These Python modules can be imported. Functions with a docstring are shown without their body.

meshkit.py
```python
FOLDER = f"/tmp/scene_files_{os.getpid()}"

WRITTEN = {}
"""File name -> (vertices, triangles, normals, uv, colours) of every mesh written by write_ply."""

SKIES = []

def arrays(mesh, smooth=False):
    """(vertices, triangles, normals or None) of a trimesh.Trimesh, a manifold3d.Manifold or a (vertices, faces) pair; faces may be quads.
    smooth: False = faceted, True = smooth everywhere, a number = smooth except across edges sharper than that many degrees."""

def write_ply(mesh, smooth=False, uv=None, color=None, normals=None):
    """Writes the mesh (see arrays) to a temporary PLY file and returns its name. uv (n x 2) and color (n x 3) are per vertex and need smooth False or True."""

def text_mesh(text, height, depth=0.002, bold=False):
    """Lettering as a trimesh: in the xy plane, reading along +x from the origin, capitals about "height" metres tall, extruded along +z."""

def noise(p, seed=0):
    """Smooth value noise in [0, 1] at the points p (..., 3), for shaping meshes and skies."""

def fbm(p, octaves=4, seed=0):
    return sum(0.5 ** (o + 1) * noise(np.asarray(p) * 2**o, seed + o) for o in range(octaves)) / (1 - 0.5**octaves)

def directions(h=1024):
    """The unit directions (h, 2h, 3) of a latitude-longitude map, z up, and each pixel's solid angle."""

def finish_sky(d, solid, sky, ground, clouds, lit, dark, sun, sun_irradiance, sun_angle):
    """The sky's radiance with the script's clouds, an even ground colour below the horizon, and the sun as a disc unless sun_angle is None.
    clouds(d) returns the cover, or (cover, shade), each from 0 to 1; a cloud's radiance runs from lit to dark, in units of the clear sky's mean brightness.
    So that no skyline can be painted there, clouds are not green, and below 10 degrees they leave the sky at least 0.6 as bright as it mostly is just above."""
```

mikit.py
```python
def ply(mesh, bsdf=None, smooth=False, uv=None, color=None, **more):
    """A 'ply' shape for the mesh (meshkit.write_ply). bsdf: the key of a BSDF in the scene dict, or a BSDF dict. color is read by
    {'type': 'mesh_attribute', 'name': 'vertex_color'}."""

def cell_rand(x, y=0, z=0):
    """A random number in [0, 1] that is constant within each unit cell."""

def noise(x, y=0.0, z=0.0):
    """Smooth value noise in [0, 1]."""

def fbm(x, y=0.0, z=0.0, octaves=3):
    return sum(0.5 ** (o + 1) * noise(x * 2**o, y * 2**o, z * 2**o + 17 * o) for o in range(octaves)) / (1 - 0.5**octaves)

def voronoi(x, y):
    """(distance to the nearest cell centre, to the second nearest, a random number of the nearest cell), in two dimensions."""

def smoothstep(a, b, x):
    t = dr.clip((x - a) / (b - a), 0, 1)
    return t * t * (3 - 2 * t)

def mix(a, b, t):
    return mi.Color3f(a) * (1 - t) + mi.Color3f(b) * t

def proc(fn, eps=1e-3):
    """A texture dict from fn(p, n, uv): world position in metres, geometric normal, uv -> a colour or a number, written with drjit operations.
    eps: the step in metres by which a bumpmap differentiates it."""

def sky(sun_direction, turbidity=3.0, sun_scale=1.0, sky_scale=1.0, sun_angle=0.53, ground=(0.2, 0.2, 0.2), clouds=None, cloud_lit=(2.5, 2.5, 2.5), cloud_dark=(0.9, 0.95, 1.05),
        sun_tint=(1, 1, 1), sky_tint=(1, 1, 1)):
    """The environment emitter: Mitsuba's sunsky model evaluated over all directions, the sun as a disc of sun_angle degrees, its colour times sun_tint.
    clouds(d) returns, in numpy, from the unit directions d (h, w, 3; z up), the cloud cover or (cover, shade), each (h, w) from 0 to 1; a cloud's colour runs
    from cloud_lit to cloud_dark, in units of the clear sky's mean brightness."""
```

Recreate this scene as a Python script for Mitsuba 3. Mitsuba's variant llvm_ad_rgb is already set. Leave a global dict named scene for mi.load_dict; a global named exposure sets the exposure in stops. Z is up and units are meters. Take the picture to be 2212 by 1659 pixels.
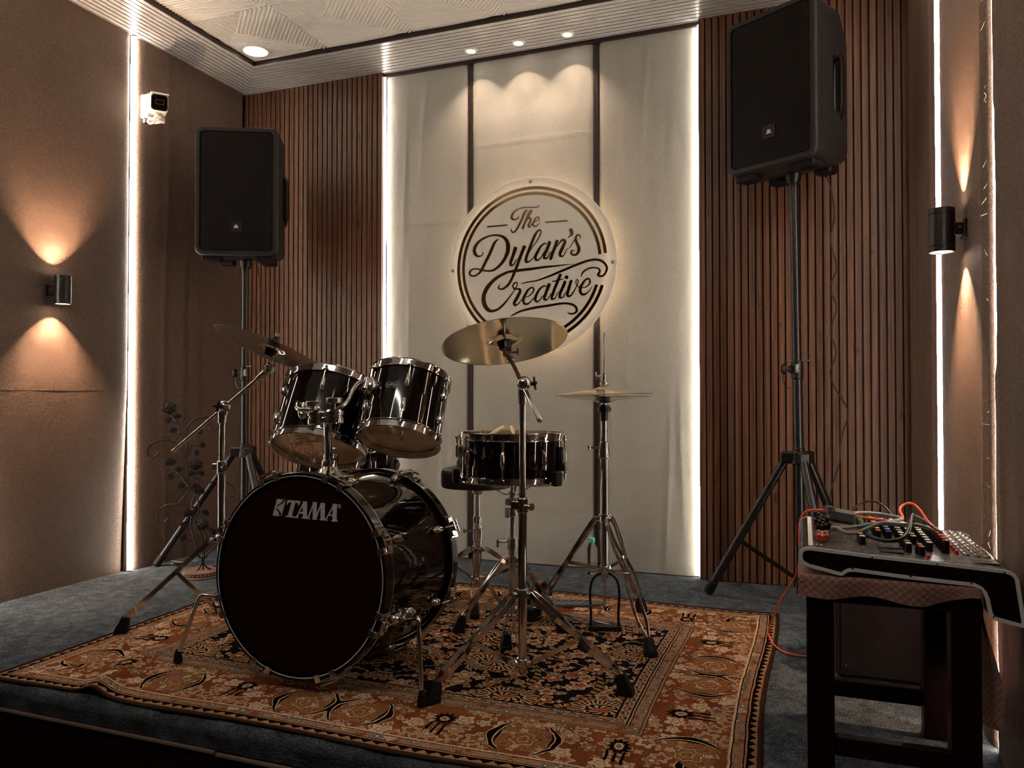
import math, random
import numpy as np, trimesh, drjit as dr, mitsuba as mi, mikit, meshkit
from mikit import noise, fbm, voronoi, cell_rand, smoothstep, mix, proc
from shapely.geometry import Polygon, LineString, Point, box as sbox
from shapely.ops import unary_union

rng = np.random.default_rng(7)
scene, labels = {}, {}
T = mi.ScalarTransform4f
A = lambda *v: np.array(v, float)

# ------------------------------------------------------------------ camera, lights, exposure
exposure = 1.58
CAM_H, YAW, PITCH = 0.82, math.radians(20.64), math.radians(0.93)
fwd = A(-math.sin(YAW) * math.cos(PITCH), math.cos(YAW) * math.cos(PITCH), math.sin(PITCH))
scene['camera'] = {'type': 'perspective', 'fov': math.degrees(2 * math.atan(1106 / 1668)), 'fov_axis': 'x', 'near_clip': 0.02, 'far_clip': 50.0,
                   'to_world': T().look_at(origin=[0, 0, CAM_H], target=[float(fwd[0]), float(fwd[1]), CAM_H + float(fwd[2])], up=[0, 0, 1])}
LED = (13.0, 11.6, 9.8)            # wall strips, warm white
LED_CREAM = (6.0, 5.4, 4.6)      # strips beside the cream panels
DOWN = (7.5, 6.7, 5.7)           # ceiling downlights
SPOT_W = (0.33, 0.25, 0.185)       # soffit spotlights
SCONCE = (1.25, 0.84, 0.52)      # wall sconces
PROFILE = (9.0, 8.4, 7.5)         # rectangular ceiling profile in front of the stage
HALO = (3.0, 2.15, 1.40)         # behind the round sign

# the room, in metres: stage floor z = 0
XL, XR, YB, ZC, ZM = -2.959, 0.411, 3.551, 2.533, 2.565
YF, ZLOW, YSTAGE = -3.2, -0.42, 1.565
IX, IY = -2.654, 3.252           # inner edges of the soffit

# ------------------------------------------------------------------ helpers
def emit(rgb): return {'type': 'area', 'radiance': {'type': 'rgb', 'value': [float(c) for c in rgb]}}
def rgb(*c): return {'type': 'rgb', 'value': [float(x) for x in c]}

def obj(key, mesh, mat, smooth=35, **more):
    base, n = key, 0
    while key in scene:
        n += 1
        key = '%s_%03d' % (base, n)
    scene[key] = mesh if isinstance(mesh, dict) else mikit.ply(mesh, mat, smooth=smooth, **more)
    return key

def copy(key, src, m=None):
    d = dict(scene[src] if isinstance(src, str) else src)
    if m is not None: d['to_world'] = m
    return obj(key, d, None)

def tag(key, label, cat=None, group=None, kind=None):
    d = {'label': label}
    if cat: d['category'] = cat
    if group: d['group'] = group
    if kind: d['kind'] = kind
    labels[key] = d
def struct(key, label=None):
    labels[key] = {'kind': 'structure', **({'label': label} if label else {})}

def unit(v): v = np.asarray(v, float); return v / np.linalg.norm(v)
def cat(*ms):
    ms = [m for a in ms for m in (a if isinstance(a, (list, tuple)) else [a])]
    return trimesh.util.concatenate(ms)
def mk(v, f): return trimesh.Trimesh(np.asarray(v, float), np.asarray(f, int), process=False)
def moved(m, M):
    m = m.copy(); v = np.asarray(m.vertices)
    m.vertices = v @ M[:3, :3].T + M[:3, 3]
    if np.linalg.det(M[:3, :3]) < 0: m.faces = m.faces[:, ::-1]
    return m
def frame(o, z=(0, 0, 1), x=None):
    z = unit(z)
    h = np.asarray(x if x is not None else ((1, 0, 0) if abs(z[0]) < .9 else (0, 1, 0)), float)
    x = unit(h - z * (h @ z)); y = np.cross(z, x)
    M = np.eye(4); M[:3, 0], M[:3, 1], M[:3, 2], M[:3, 3] = x, y, z, o
    return M
def at(m, o, z=(0, 0, 1), x=None): return moved(m, frame(o, z, x))
def tw(M): return T(M.tolist())

def cbox(lo, hi, c=0.0):
    """a box, its edges chamfered by c"""
    lo, hi = np.minimum(lo, hi).astype(float), np.maximum(lo, hi).astype(float)
    if c <= 0:
        return trimesh.creation.box(bounds=[lo, hi])
    pts = []
    for s in np.ndindex(2, 2, 2):
        p = np.where(s, hi, lo); d = np.where(s, -c, c)
        for k in range(3):
            q = p + d; q[k] = p[k]; pts.append(q)
    return trimesh.convex.convex_hull(np.array(pts))
def bx(c, s, ch=0.0): c, s = np.asarray(c, float), np.asarray(s, float) / 2; return cbox(c - s, c + s, ch)

def lathe(prof, n=48):
    """prof: (r, z) from bottom to top on the outside"""
    prof = np.array(prof, float); k = len(prof)
    t = np.arange(n) * 2 * np.pi / n
    v = np.stack([prof[None, :, 0] * np.cos(t)[:, None], prof[None, :, 0] * np.sin(t)[:, None], np.broadcast_to(prof[None, :, 1], (n, k))], -1).reshape(-1, 3)
    i, j = np.meshgrid(np.arange(n), np.arange(k - 1), indexing='ij')
    a, b = i * k + j, ((i + 1) % n) * k + j
    f = np.stack([a, b, b + 1, a + 1], -1).reshape(-1, 4)
    f = np.vstack([f[:, [0, 1, 2]], f[:, [0, 2, 3]]])
    m = mk(v, f); m.merge_vertices(); m.update_faces(m.nondegenerate_faces()); return m
def cylr(p0, p1, r0, r1=None, n=20, ch=0.0):
    p0, p1 = np.asarray(p0, float), np.asarray(p1, float); h = np.linalg.norm(p1 - p0); r1 = r0 if r1 is None else r1
    pr = [(0, 0), (r0 - ch, 0), (r0, ch), (r1, h - ch), (r1 - ch, h), (0, h)] if ch else [(0, 0), (r0, 0), (r1, h), (0, h)]
    return at(lathe(pr, n), p0, p1 - p0)
def ball(c, r, n=14, sc=(1, 1, 1), z=(0, 0, 1), x=None):
    t = np.linspace(-np.pi / 2, np.pi / 2, n)
    m = lathe(np.c_[np.cos(t) * r, np.sin(t) * r], 2 * n); m.vertices = m.vertices * np.asarray(sc)
    return at(m, c, z, x)
def spline(pts, n=40, closed=False):
    from scipy.interpolate import CubicSpline
    p = np.array(pts, float)
    t = np.r_[0, np.cumsum(np.linalg.norm(np.diff(p, axis=0), axis=1) ** .7)]
    return CubicSpline(t, p)(np.linspace(0, t[-1], n))
def sweep(path, prof, up=None, caps=True, scale=None):
    """the closed 2-D profile swept along the path; up fixes the profile's second axis"""
    p = np.array(path, float); n = len(p); prof = np.array(prof, float); k = len(prof)
    tg = np.gradient(p, axis=0); tg /= np.linalg.norm(tg, axis=1, keepdims=True) + 1e-12
    h = np.asarray(up if up is not None else ((0, 0, 1) if abs(tg[0][2]) < .9 else (1, 0, 0)), float)
    vs = []
    for q in range(n):
        if up is not None: h = np.asarray(up, float)
        y = h - tg[q] * (h @ tg[q]); y = y / (np.linalg.norm(y) + 1e-12); h = y; x = np.cross(y, tg[q])
        s = 1.0 if scale is None else scale[q]
        vs.append(p[q] + s * (prof[:, :1] * x + prof[:, 1:] * y))
    v = np.vstack(vs)
    i, j = np.meshgrid(np.arange(n - 1), np.arange(k), indexing='ij')
    a, b = i * k + j, i * k + (j + 1) % k
    f = np.stack([a, b, b + k, a + k], -1).reshape(-1, 4); f = np.vstack([f[:, [0, 1, 2]], f[:, [0, 2, 3]]])
    if caps:
        v = np.vstack([v, p[0], p[-1]]); j = np.arange(k)
        f = np.vstack([f, np.stack([(j + 1) % k, j, j * 0 + n * k], 1), np.stack([(n - 1) * k + j, (n - 1) * k + (j + 1) % k, j * 0 + n * k + 1], 1)])
    return mk(v, f)
def circle2(r, n=10): t = np.arange(n) * 2 * np.pi / n; return np.c_[r * np.cos(t), r * np.sin(t)]
def tube(path, r, n=10, scale=None): return sweep(path, circle2(r, n), scale=scale)
def ribbon(path, w, t, up): return sweep(path, [(-t / 2, -w / 2), (t / 2, -w / 2), (t / 2, w / 2), (-t / 2, w / 2)], up=up)
def extr(poly, h):
    gs = [g for g in getattr(poly, 'geoms', [poly]) if g.geom_type == 'Polygon' and g.area > 1e-9]
    return cat([trimesh.creation.extrude_polygon(g, h, engine='earcut') for g in gs])
def rrect(w, h, r, n=6):
    """corner points of a rounded rectangle, centred"""
    out = []
    for cx, cy, a0 in ((w / 2 - r, h / 2 - r, 0), (-w / 2 + r, h / 2 - r, 90), (-w / 2 + r, -h / 2 + r, 180), (w / 2 - r, -h / 2 + r, 270)):
        for a in np.radians(np.linspace(a0, a0 + 90, n)): out.append((cx + r * math.cos(a), cy + r * math.sin(a)))
    return np.array(out)
def loft(rings):
    """closed rings of equal length joined into one skin with flat ends"""
    k, n = len(rings[0]), len(rings); v = np.vstack(rings); f = []
    for i in range(n - 1):
        for j in range(k):
            a, b = i * k + j, i * k + (j + 1) % k; f += [(a, b, b + k), (a, b + k, a + k)]
    c0, c1 = len(v), len(v) + 1; v = np.vstack([v, rings[0].mean(0), rings[-1].mean(0)])
    for j in range(k): f += [((j + 1) % k, j, c0), ((n - 1) * k + j, (n - 1) * k + (j + 1) % k, c1)]
    return mk(v, f)
def grid(fn, us, vs):
    """a sheet: fn(u, v) -> point, over the two parameter lists"""
    U, V = np.meshgrid(us, vs, indexing='ij'); P = fn(U, V).reshape(-1, 3); n, k = len(us), len(vs)
    i, j = np.meshgrid(np.arange(n - 1), np.arange(k - 1), indexing='ij'); a = (i * k + j).ravel()
    return mk(P, np.vstack([np.c_[a, a + k, a + k + 1], np.c_[a, a + k + 1, a + 1]]))

# ------------------------------------------------------------------ materials
def principled(key, base, rough, metal=0.0, spec=0.5, two=False, **more):
    b = {'type': 'principled', 'base_color': base if isinstance(base, dict) else rgb(*base), 'roughness': rough, 'metallic': metal, 'specular': spec, **more}
    scene[key] = {'type': 'twosided', 'bsdf': b} if two else b
    return key
def diffuse(key, base, bump=None, scale=0.001):
    b = {'type': 'diffuse', 'reflectance': base if isinstance(base, dict) else rgb(*base)}
    if bump: b = {'type': 'bumpmap', 'tex': bump, 'scale': scale, 'bsdf': b}
    scene[key] = {'type': 'twosided', 'bsdf': b}
    return key

CHROME = principled('mat_chrome', (0.64, 0.63, 0.61), 0.08, 1.0)
STEEL = principled('mat_steel', (0.42, 0.40, 0.38), 0.28, 1.0)
LACQ = principled('mat_lacquer', (0.003, 0.001, 0.001), 0.045, 0.0, 0.55)
BLACK = principled('mat_black_plastic', (0.006, 0.0035, 0.0033), 0.36, 0.0, 0.4)
RUBBER = principled('mat_rubber', (0.004, 0.0018, 0.0018), 0.6, 0.0, 0.25)
TUBEBLK = principled('mat_black_tube', (0.007, 0.0055, 0.0055), 0.30, 0.0, 0.5)
HEADBLK = principled('mat_black_head', (0.016, 0.0035, 0.003), 0.5, 0.0, 0.08)
HOOPBLK = principled('mat_hoop_lacquer', (0.004, 0.0015, 0.0015), 0.14, 0.0, 0.4)
SILVER = principled('mat_silver_print', (0.55, 0.57, 0.53), 0.5, 0.0, 0.3)
WHITE = principled('mat_white_plastic', (0.80, 0.77, 0.70), 0.35, 0.0, 0.5)
CABLE = principled('mat_cable', (0.010, 0.008, 0.008), 0.35, 0.0, 0.5)
ORANGE = principled('mat_orange_cable', (0.75, 0.10, 0.03), 0.4, 0.0, 0.5)
STOOLBLK = principled('mat_black_paint', (0.012, 0.0028, 0.0025), 0.45, 0.0, 0.14)
GOLD = principled('mat_gold_mirror', (0.66, 0.47, 0.28), 0.05, 1.0)
DARKTRIM = principled('mat_dark_trim', (0.022, 0.010, 0.009), 0.4, 0.0, 0.4)
def brass_fn(p, n, uv):
    return mix((0.70, 0.60, 0.44), (0.80, 0.70, 0.53), fbm(p.x * 9, p.y * 9, p.z * 9, 3))
def brass_bump(p, n, uv):   # lathe rings: uv.x carries the radius in metres
    return 0.5 + 0.5 * dr.sin(uv.x * 3000.0) + 0.8 * noise(uv.x * 260.0)
scene['mat_cymbal'] = {'type': 'twosided', 'bsdf': {'type': 'principled', 'base_color': proc(brass_fn), 'roughness': 0.13, 'metallic': 1.0}}
BRASS = 'mat_cymbal'

def wood_fn(p, n, uv):
    s = dr.floor((p.x + 3.0) / 0.15)          # boards of five slats share one grain
    r, r1 = cell_rand(s, 3), cell_rand(dr.floor((p.x + 3.0) / 0.03), 5)
    x = p.x - s * 0.15
    zz = p.z + r * 17.0
    kz = dr.floor(zz / 0.62); kn = cell_rand(s, kz, 9)
    ky, kx = (kz + 0.25 + 0.5 * cell_rand(s, kz, 4)) * 0.62, 0.15 * (0.15 + 0.7 * cell_rand(s, kz, 6)) - 3.0
    dx, dz = (x - kx) * 44.0, (zz - ky) * 15.0
    dx = dx + 1.1 * (fbm(p.x * 60.0, zz * 24.0, 3.0, 2) - 0.5); dz = dz + 1.3 * (fbm(p.x * 50.0, zz * 20.0, 8.0, 2) - 0.5)
    d = dr.sqrt(dx * dx + dz * dz)
    knot = smoothstep(1.5, 0.2, d) * smoothstep(0.42, 0.5, kn)
    warp = fbm(p.x * 14.0, zz * 1.1, r * 9.0, 3)
    ring = 0.5 + 0.5 * dr.sin((x * 210.0 + warp * 17.0) * (1 - knot) + knot * (d * 11.0 + warp * 9.0))
    fine = fbm(p.x * 420.0, zz * 7.0, p.y * 60.0, 2)
    g = dr.clip(0.42 * ring + 0.5 * fine + 0.25 * (r1 - 0.5), 0, 1)
    c = mix((0.066, 0.024, 0.0125), (0.200, 0.091, 0.047), g)
    return mi.Color3f(c * (0.80 + 0.4 * r) * (1 - 0.45 * knot * smoothstep(0.55, 0.1, d)))
scene['mat_slat_wood'] = {'type': 'bumpmap', 'tex': proc(lambda p, n, uv: fbm(p.x * 420.0, p.z * 8.0, p.y * 60.0, 2), eps=5e-4), 'scale': 0.0004,
                          'bsdf': {'type': 'principled', 'base_color': proc(wood_fn), 'roughness': 0.42, 'specular': 0.4}}
WOOD = 'mat_slat_wood'

def weave(a, b, s=520.0):
    u, v = dr.floor(a * s), dr.floor(b * s)
    return 0.62 * cell_rand(u, v, 1) + 0.16 * noise(a * 230, b * 230) + 0.22 * fbm(a * 5, b * 5, 0, 3)
def fab_fn(p, n, uv):
    t = weave(p.y, p.z, 300.0)
    big = fbm(p.y * 2.3, p.z * 1.1, p.x, 3)
    c = mix((0.070, 0.043, 0.032), (0.182, 0.118, 0.089), t)
    return mi.Color3f(c * (0.86 + 0.28 * big))
scene['mat_wall_fabric'] = {'type': 'twosided', 'bsdf': {'type': 'bumpmap', 'tex': proc(lambda p, n, uv: cell_rand(dr.floor(p.y * 320), dr.floor(p.z * 320), 2) + noise(p.y * 150, p.z * 150), eps=1.2e-3), 'scale': 0.0005,
                            'bsdf': {'type': 'principled', 'base_color': proc(fab_fn), 'roughness': 0.62, 'specular': 0.3, 'sheen': 0.25}}}
FABRIC = 'mat_wall_fabric'
def cream_fn(p, n, uv):
    t = weave(p.x, p.z, 420.0)
    return mi.Color3f(mix((0.33, 0.31, 0.27), (0.46, 0.435, 0.385), t) * (0.93 + 0.14 * fbm(p.x * 2.0, p.z * 2.0, 0, 3)))
scene['mat_cream_fabric'] = {'type': 'twosided', 'bsdf': {'type': 'bumpmap', 'tex': proc(lambda p, n, uv: cell_rand(dr.floor(p.x * 420), dr.floor(p.z * 420), 2) + noise(p.x * 200, p.z * 200), eps=1.2e-3), 'scale': 0.0005,
                             'bsdf': {'type': 'principled', 'base_color': proc(cream_fn), 'roughness': 0.7, 'specular': 0.2, 'sheen': 0.3}}}
CREAM = 'mat_cream_fabric'
def carpet_fn(p, n, uv):
    f = fbm(p.x * 260, p.y * 260, p.z * 260, 3); m = fbm(p.x * 34, p.y * 34, p.z * 34, 3); b = fbm(p.x * 3, p.y * 3, 0, 2)
    sp = cell_rand(dr.floor(p.x * 420), dr.floor(p.y * 420), dr.floor(p.z * 420))
    t = dr.clip(0.45 * f + 0.35 * m + 0.35 * (sp - 0.5) + 0.1, 0, 1)
    return mi.Color3f(mix((0.006, 0.008, 0.011), (0.17, 0.19, 0.215), t * t * 1.4) * (0.85 + 0.3 * b))
diffuse('mat_carpet', proc(carpet_fn), proc(lambda p, n, uv: fbm(p.x * 300, p.y * 300, p.z * 300, 2), eps=1e-3), 0.003)
CARPET = 'mat_carpet'
principled('mat_soffit', proc(lambda p, n, uv: mi.Color3f(mix((0.50, 0.48, 0.465), (0.58, 0.56, 0.54), fbm(p.x * 6, p.y * 6, 0, 3)))), 0.22, 0.0, 0.7)
diffuse('mat_ceiling_tile', (0.86, 0.825, 0.765))
principled('mat_dark_wall', (0.05, 0.03, 0.022), 0.6, 0.0, 0.2)
principled('mat_stage_face', (0.020, 0.005, 0.004), 0.6, 0.0, 0.12)
principled('mat_pale_trim', (0.24, 0.16, 0.12), 0.4, 0.0, 0.5)
principled('mat_lamp_glass', (0.9, 0.88, 0.84), 0.4, 0.0, 0.5)
# ------------------------------------------------------------------ the setting
struct('floor', 'blue-grey needle-felt carpet covering the stage')
# stage deck with its rolled carpet nose
th = np.linspace(0, math.pi / 2, 9)
nose = [(YB + .06, 0.0)] + [(YSTAGE + .035 - .035 * math.sin(t), -.035 + .035 * math.cos(t)) for t in th] + [(YSTAGE + .004, -.07), (YSTAGE + .03, -.07), (YB + .06, -.07)]
xs = np.linspace(XL - .06, XR + .06, 90)
def bend(i, y, z): return (0.0045 * math.sin(i * 1.9) + 0.003 * math.sin(i * .83 + 1)) * (1 if y < YSTAGE + .03 and z > -.06 else 0)
rings = [np.array([(x, y + bend(i, y, z), z) for y, z in nose]) for i, x in enumerate(xs)]
obj('floor', loft(rings), CARPET, 50)
struct('floor_1', 'floor of the room in front of the stage')
obj('floor_1', cbox((XL - .06, YF - .05, ZLOW - .05), (XR + .06, YB, ZLOW)), 'mat_dark_wall', False)
struct('trim_1', 'dark front face of the stage below the carpet roll')
obj('trim_1__board', cbox((XL - .06, YSTAGE + .012, ZLOW), (XR + .06, YSTAGE + .05, -.068)), 'mat_stage_face', False)
for a, b, dz in ((XL, -1.39, 0.0), (-1.385, XR, -.004)):
    obj('trim_1__edge_strip', cbox((a, YSTAGE - .002, -.079 + dz), (b, YSTAGE + .02, -.071 + dz), .001), 'mat_pale_trim', False)

# ---- back wall: slats left and right, cream panels between
struct('wall_back', 'back wall of walnut-brown slats either side of cream fabric panels')
obj('wall_back__backing', cbox((XL - .06, YB + .052, -.1), (XR + .06, YB + .1, 2.7)), 'mat_stage_face', False)
CL, CR = -2.069, -0.437
obj('wall_back__backing_board', cbox((XL - .03, YB + .0095, 0), (CL - .001, YB + .05, ZC + .02)), 'mat_stage_face', False)
obj('wall_back__backing_board', cbox((CR + .001, YB + .0095, 0), (XR + .03, YB + .05, ZC + .02)), 'mat_stage_face', False)
def slats(x0, x1, n):
    pitch = (x1 - x0) / n
    for i in range(n):
        a = x0 + i * pitch
        obj('wall_back__slat', cbox((a + .003, YB, 0.002), (a + pitch - .003, YB + .0105, ZC + .01), .0016), WOOD, False)
slats(XL - .01, CL, 29); slats(CR, XR + .01, 28)
def cream_panel(x0, x1, seed, seam):
    def fn(u, v):
        x, z = x0 + (x1 - x0) * u, 0.004 + (ZC - .022) * v
        e = np.minimum(np.minimum(u, 1 - u) * (x1 - x0), 1.0)
        puff = .012 * (1 - np.exp(-e / .012))
        w = .0045 * meshkit.fbm(np.stack([x * 5, z * 1.6, x * 0 + seed], -1), 4, seed) + .0035 * meshkit.fbm(np.stack([x * 16, z * 3, x * 0], -1), 3, seed + 5)
        fold = sum(.0030 * np.exp(-((x - (x0 + a * (x1 - x0)) - b * (z - 1.2) ** 2) / .012) ** 2) * np.exp(-((z - c) / .35) ** 2) for a, b, c in ((.22, .02, 1.9), (.3, -.03, 1.2), (.12, .015, .7), (.8, .02, .55), (.72, -.02, .4), (.4, .03, 2.2)))
        sm = sum(.0022 * np.exp(-((z - s) / .006) ** 2) for s in seam)
        return np.stack([x, YB + .05 - puff - w - fold - sm, z], -1)
    obj('wall_back__fabric_panel', grid(lambda u, v: fn(u, v), np.r_[0, .004, .012, np.linspace(.03, .97, 46), .988, .996, 1], np.linspace(0, 1, 190)), CREAM, True)
S1, S2, SW = -1.579, -0.921, .024
cream_panel(CL + .001, S1 - SW / 2, 3, (1.72,)); cream_panel(S1 + SW / 2, S2 - SW / 2, 8, (2.09, .28)); cream_panel(S2 + SW / 2, CR - .001, 12, (.48,))
for s in (S1, S2):
    obj('wall_back__divider_strip', cbox((s - SW / 2, YB + .034, 0.03), (s + SW / 2, YB + .052, ZC), .002), DARKTRIM, False)
obj('wall_back__top_strip', cbox((CL, YB + .022, ZC - .018), (CR, YB + .052, ZC), .001), DARKTRIM, False)

# ---- side walls: fabric panels with lit gaps
def side_panel(wall, key, x, sgn, y0, y1, z0, z1, seed, folds=(), lean=0.0, edge=None, lab=None):
    def fn(u, v):
        y, z = y0 + (y1 - y0) * u, z0 + (z1 - z0) * v
        if edge is not None: y = y + edge(z) * (1 - u)
        e = np.minimum(u, 1 - u) * abs(y1 - y0)
        puff = .020 * (1 - np.exp(-e / .010))
        w = .003 * meshkit.fbm(np.stack([y * 4, z * 1.4, y * 0 + seed], -1), 4, seed)
        fo = sum(a * np.exp(-((y - b - .01 * np.sin(z * 3 + b * 9)) / c) ** 2) for a, b, c in folds)
        ln = lean * (1 - v)
        return np.stack([x + sgn * (-.022 + puff + w + fo - ln), y, z], -1)
    k = obj(wall + '__' + key, grid(fn, np.r_[0, .006, .014, .03, np.linspace(.05, .95, 44), .97, .986, .994, 1], np.linspace(0, 1, 80)), FABRIC, True)
    return k
struct('wall_left', 'left wall covered in brown fabric panels with lit vertical gaps')
obj('wall_left__board', cbox((XL - .09, YF, ZLOW), (XL - .04, YB + .1, 2.7)), 'mat_dark_wall', False)
LS = 2.775
folds = [(.004, 2.98, .012), (.004, 3.10, .010), (.003, 3.2, .015)]
side_panel('wall_left', 'fabric_panel', XL, 1, LS + .013, YB - .002, 0, ZC, 2, folds)
side_panel('wall_left', 'fabric_panel', XL, 1, 2.052, LS - .013, .845, ZC, 5)
side_panel('wall_left', 'fabric_panel', XL - .0006, 1, 2.052, LS - .013, 0, .850, 6, lean=.030)
for i, y in enumerate((1.325, .58, -.165, -.91, -1.655, -2.4)):
    side_panel('wall_left', 'fabric_panel', XL, 1, y + .0, y + .683, ZLOW, ZC, 20 + i)
struct('wall_right', 'right wall covered in brown fabric panels with lit vertical gaps')
obj('wall_right__board', cbox((XR + .04, YF, ZLOW), (XR + .09, YB + .1, 2.7)), 'mat_dark_wall', False)
RS1, RS2 = 2.802, 2.070
side_panel('wall_right', 'fabric_panel', XR, -1, RS1 + .012, YB - .002, 0, ZC, 31, [(.006, 3.35, .03), (.004, 3.12, .02), (.005, 2.95, .012)])
side_panel('wall_right', 'fabric_panel', XR, -1, RS2 + .012, RS1 - .012, 0, ZC, 32, [(.004, 2.16, .02)])
def flap(z):   # the loose edge of the near panel closes most of its gap
    z = np.asarray(z)
    openw = .004 + .022 * ((z > .87) & (z < 1.5)) + .010 * ((z > .12) & (z < .205)) + .006 * (z >= 1.5)
    return (.024 - openw) + .003 * np.sin(z * 23)
side_panel('wall_right', 'fabric_panel', XR, -1, RS2 - .012, 1.36, 0, ZC, 33, [(.005, 1.98, .02), (.004, 1.84, .03)], edge=flap)
for i, y in enumerate((.62, -.12, -.86, -1.6, -2.4)):
    side_panel('wall_right', 'fabric_panel', XR, -1, y, y + .69, ZLOW, ZC, 40 + i)
struct('wall_front', 'wall behind the camera')
obj('wall_front', cbox((XL - .1, YF - .05, ZLOW), (XR + .1, YF, 2.7)), 'mat_dark_wall', False)

# frayed threads on the open fabric edges
for i in range(24):
    z = rng.uniform(.1, 2.0); y = RS2 + .012 + rng.uniform(-.004, .004); l = rng.uniform(.006, .022)
    d = unit((-.25, rng.uniform(-.3, 1.0), rng.uniform(-.9, .9)))
    p0 = A(XR - .004, y, z)
    obj('wall_right__thread', tube(np.array([p0, p0 + d * l]), .0004, 4), 'mat_thread', True)
principled('mat_thread', (.45, .32, .22), .7, 0, .2)

# ---- ceiling: ridged relief tiles
struct('ceiling', 'white relief ceiling tiles with ridged facets')
obj('ceiling__slab', cbox((XL - .1, YF - .05, ZM + .006), (XR + .1, YB + .1, ZM + .06)), 'mat_ceiling_tile', False)
TS = .4830
def tile_mesh():
    facets = [([(0, 0), (.65, 0), (.34, .31), (0, .56)], (.16, 1.0)), ([(.65, 0), (1, 0), (1, 1), (.34, .31)], (-.72, .70)), ([(0, .56), (.34, .31), (1, 1), (0, 1)], (1.0, .03))]
    out = [cbox((0, 0, 0), (TS - .001, TS - .001, .004))]
    pitch, hgt = .0178, .0085
    for pts, d in facets:
        P = Polygon([(x * TS, y * TS) for x, y in pts]); d = unit(d); nn = A(-d[1], d[0])
        pr = np.array(P.exterior.coords) @ nn
        for s in np.arange(pr.min() + pitch / 2, pr.max(), pitch):
            L = LineString([nn * s - d * 2, nn * s + d * 2]).intersection(P)
            if L.is_empty or L.length < .006: continue
            a, b = np.array(L.coords[0]), np.array(L.coords[-1]); w = pitch * .43
            sec = [(-w, 0), (-w * .75, -hgt * .7), (0, -hgt), (w * .75, -hgt * .7), (w, 0)]
            v = [(*(e + nn * o), z) for e in (a, b) for o, z in sec]
            f = []
            for k in range(4): f += [(k, k + 1, k + 6), (k, k + 6, k + 5)]
            f += [(0, 4, 3), (0, 3, 2), (0, 2, 1), (5, 6, 7), (5, 7, 8), (5, 8, 9)]
            out.append(mk(v, f))
    return cat(out)
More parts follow.
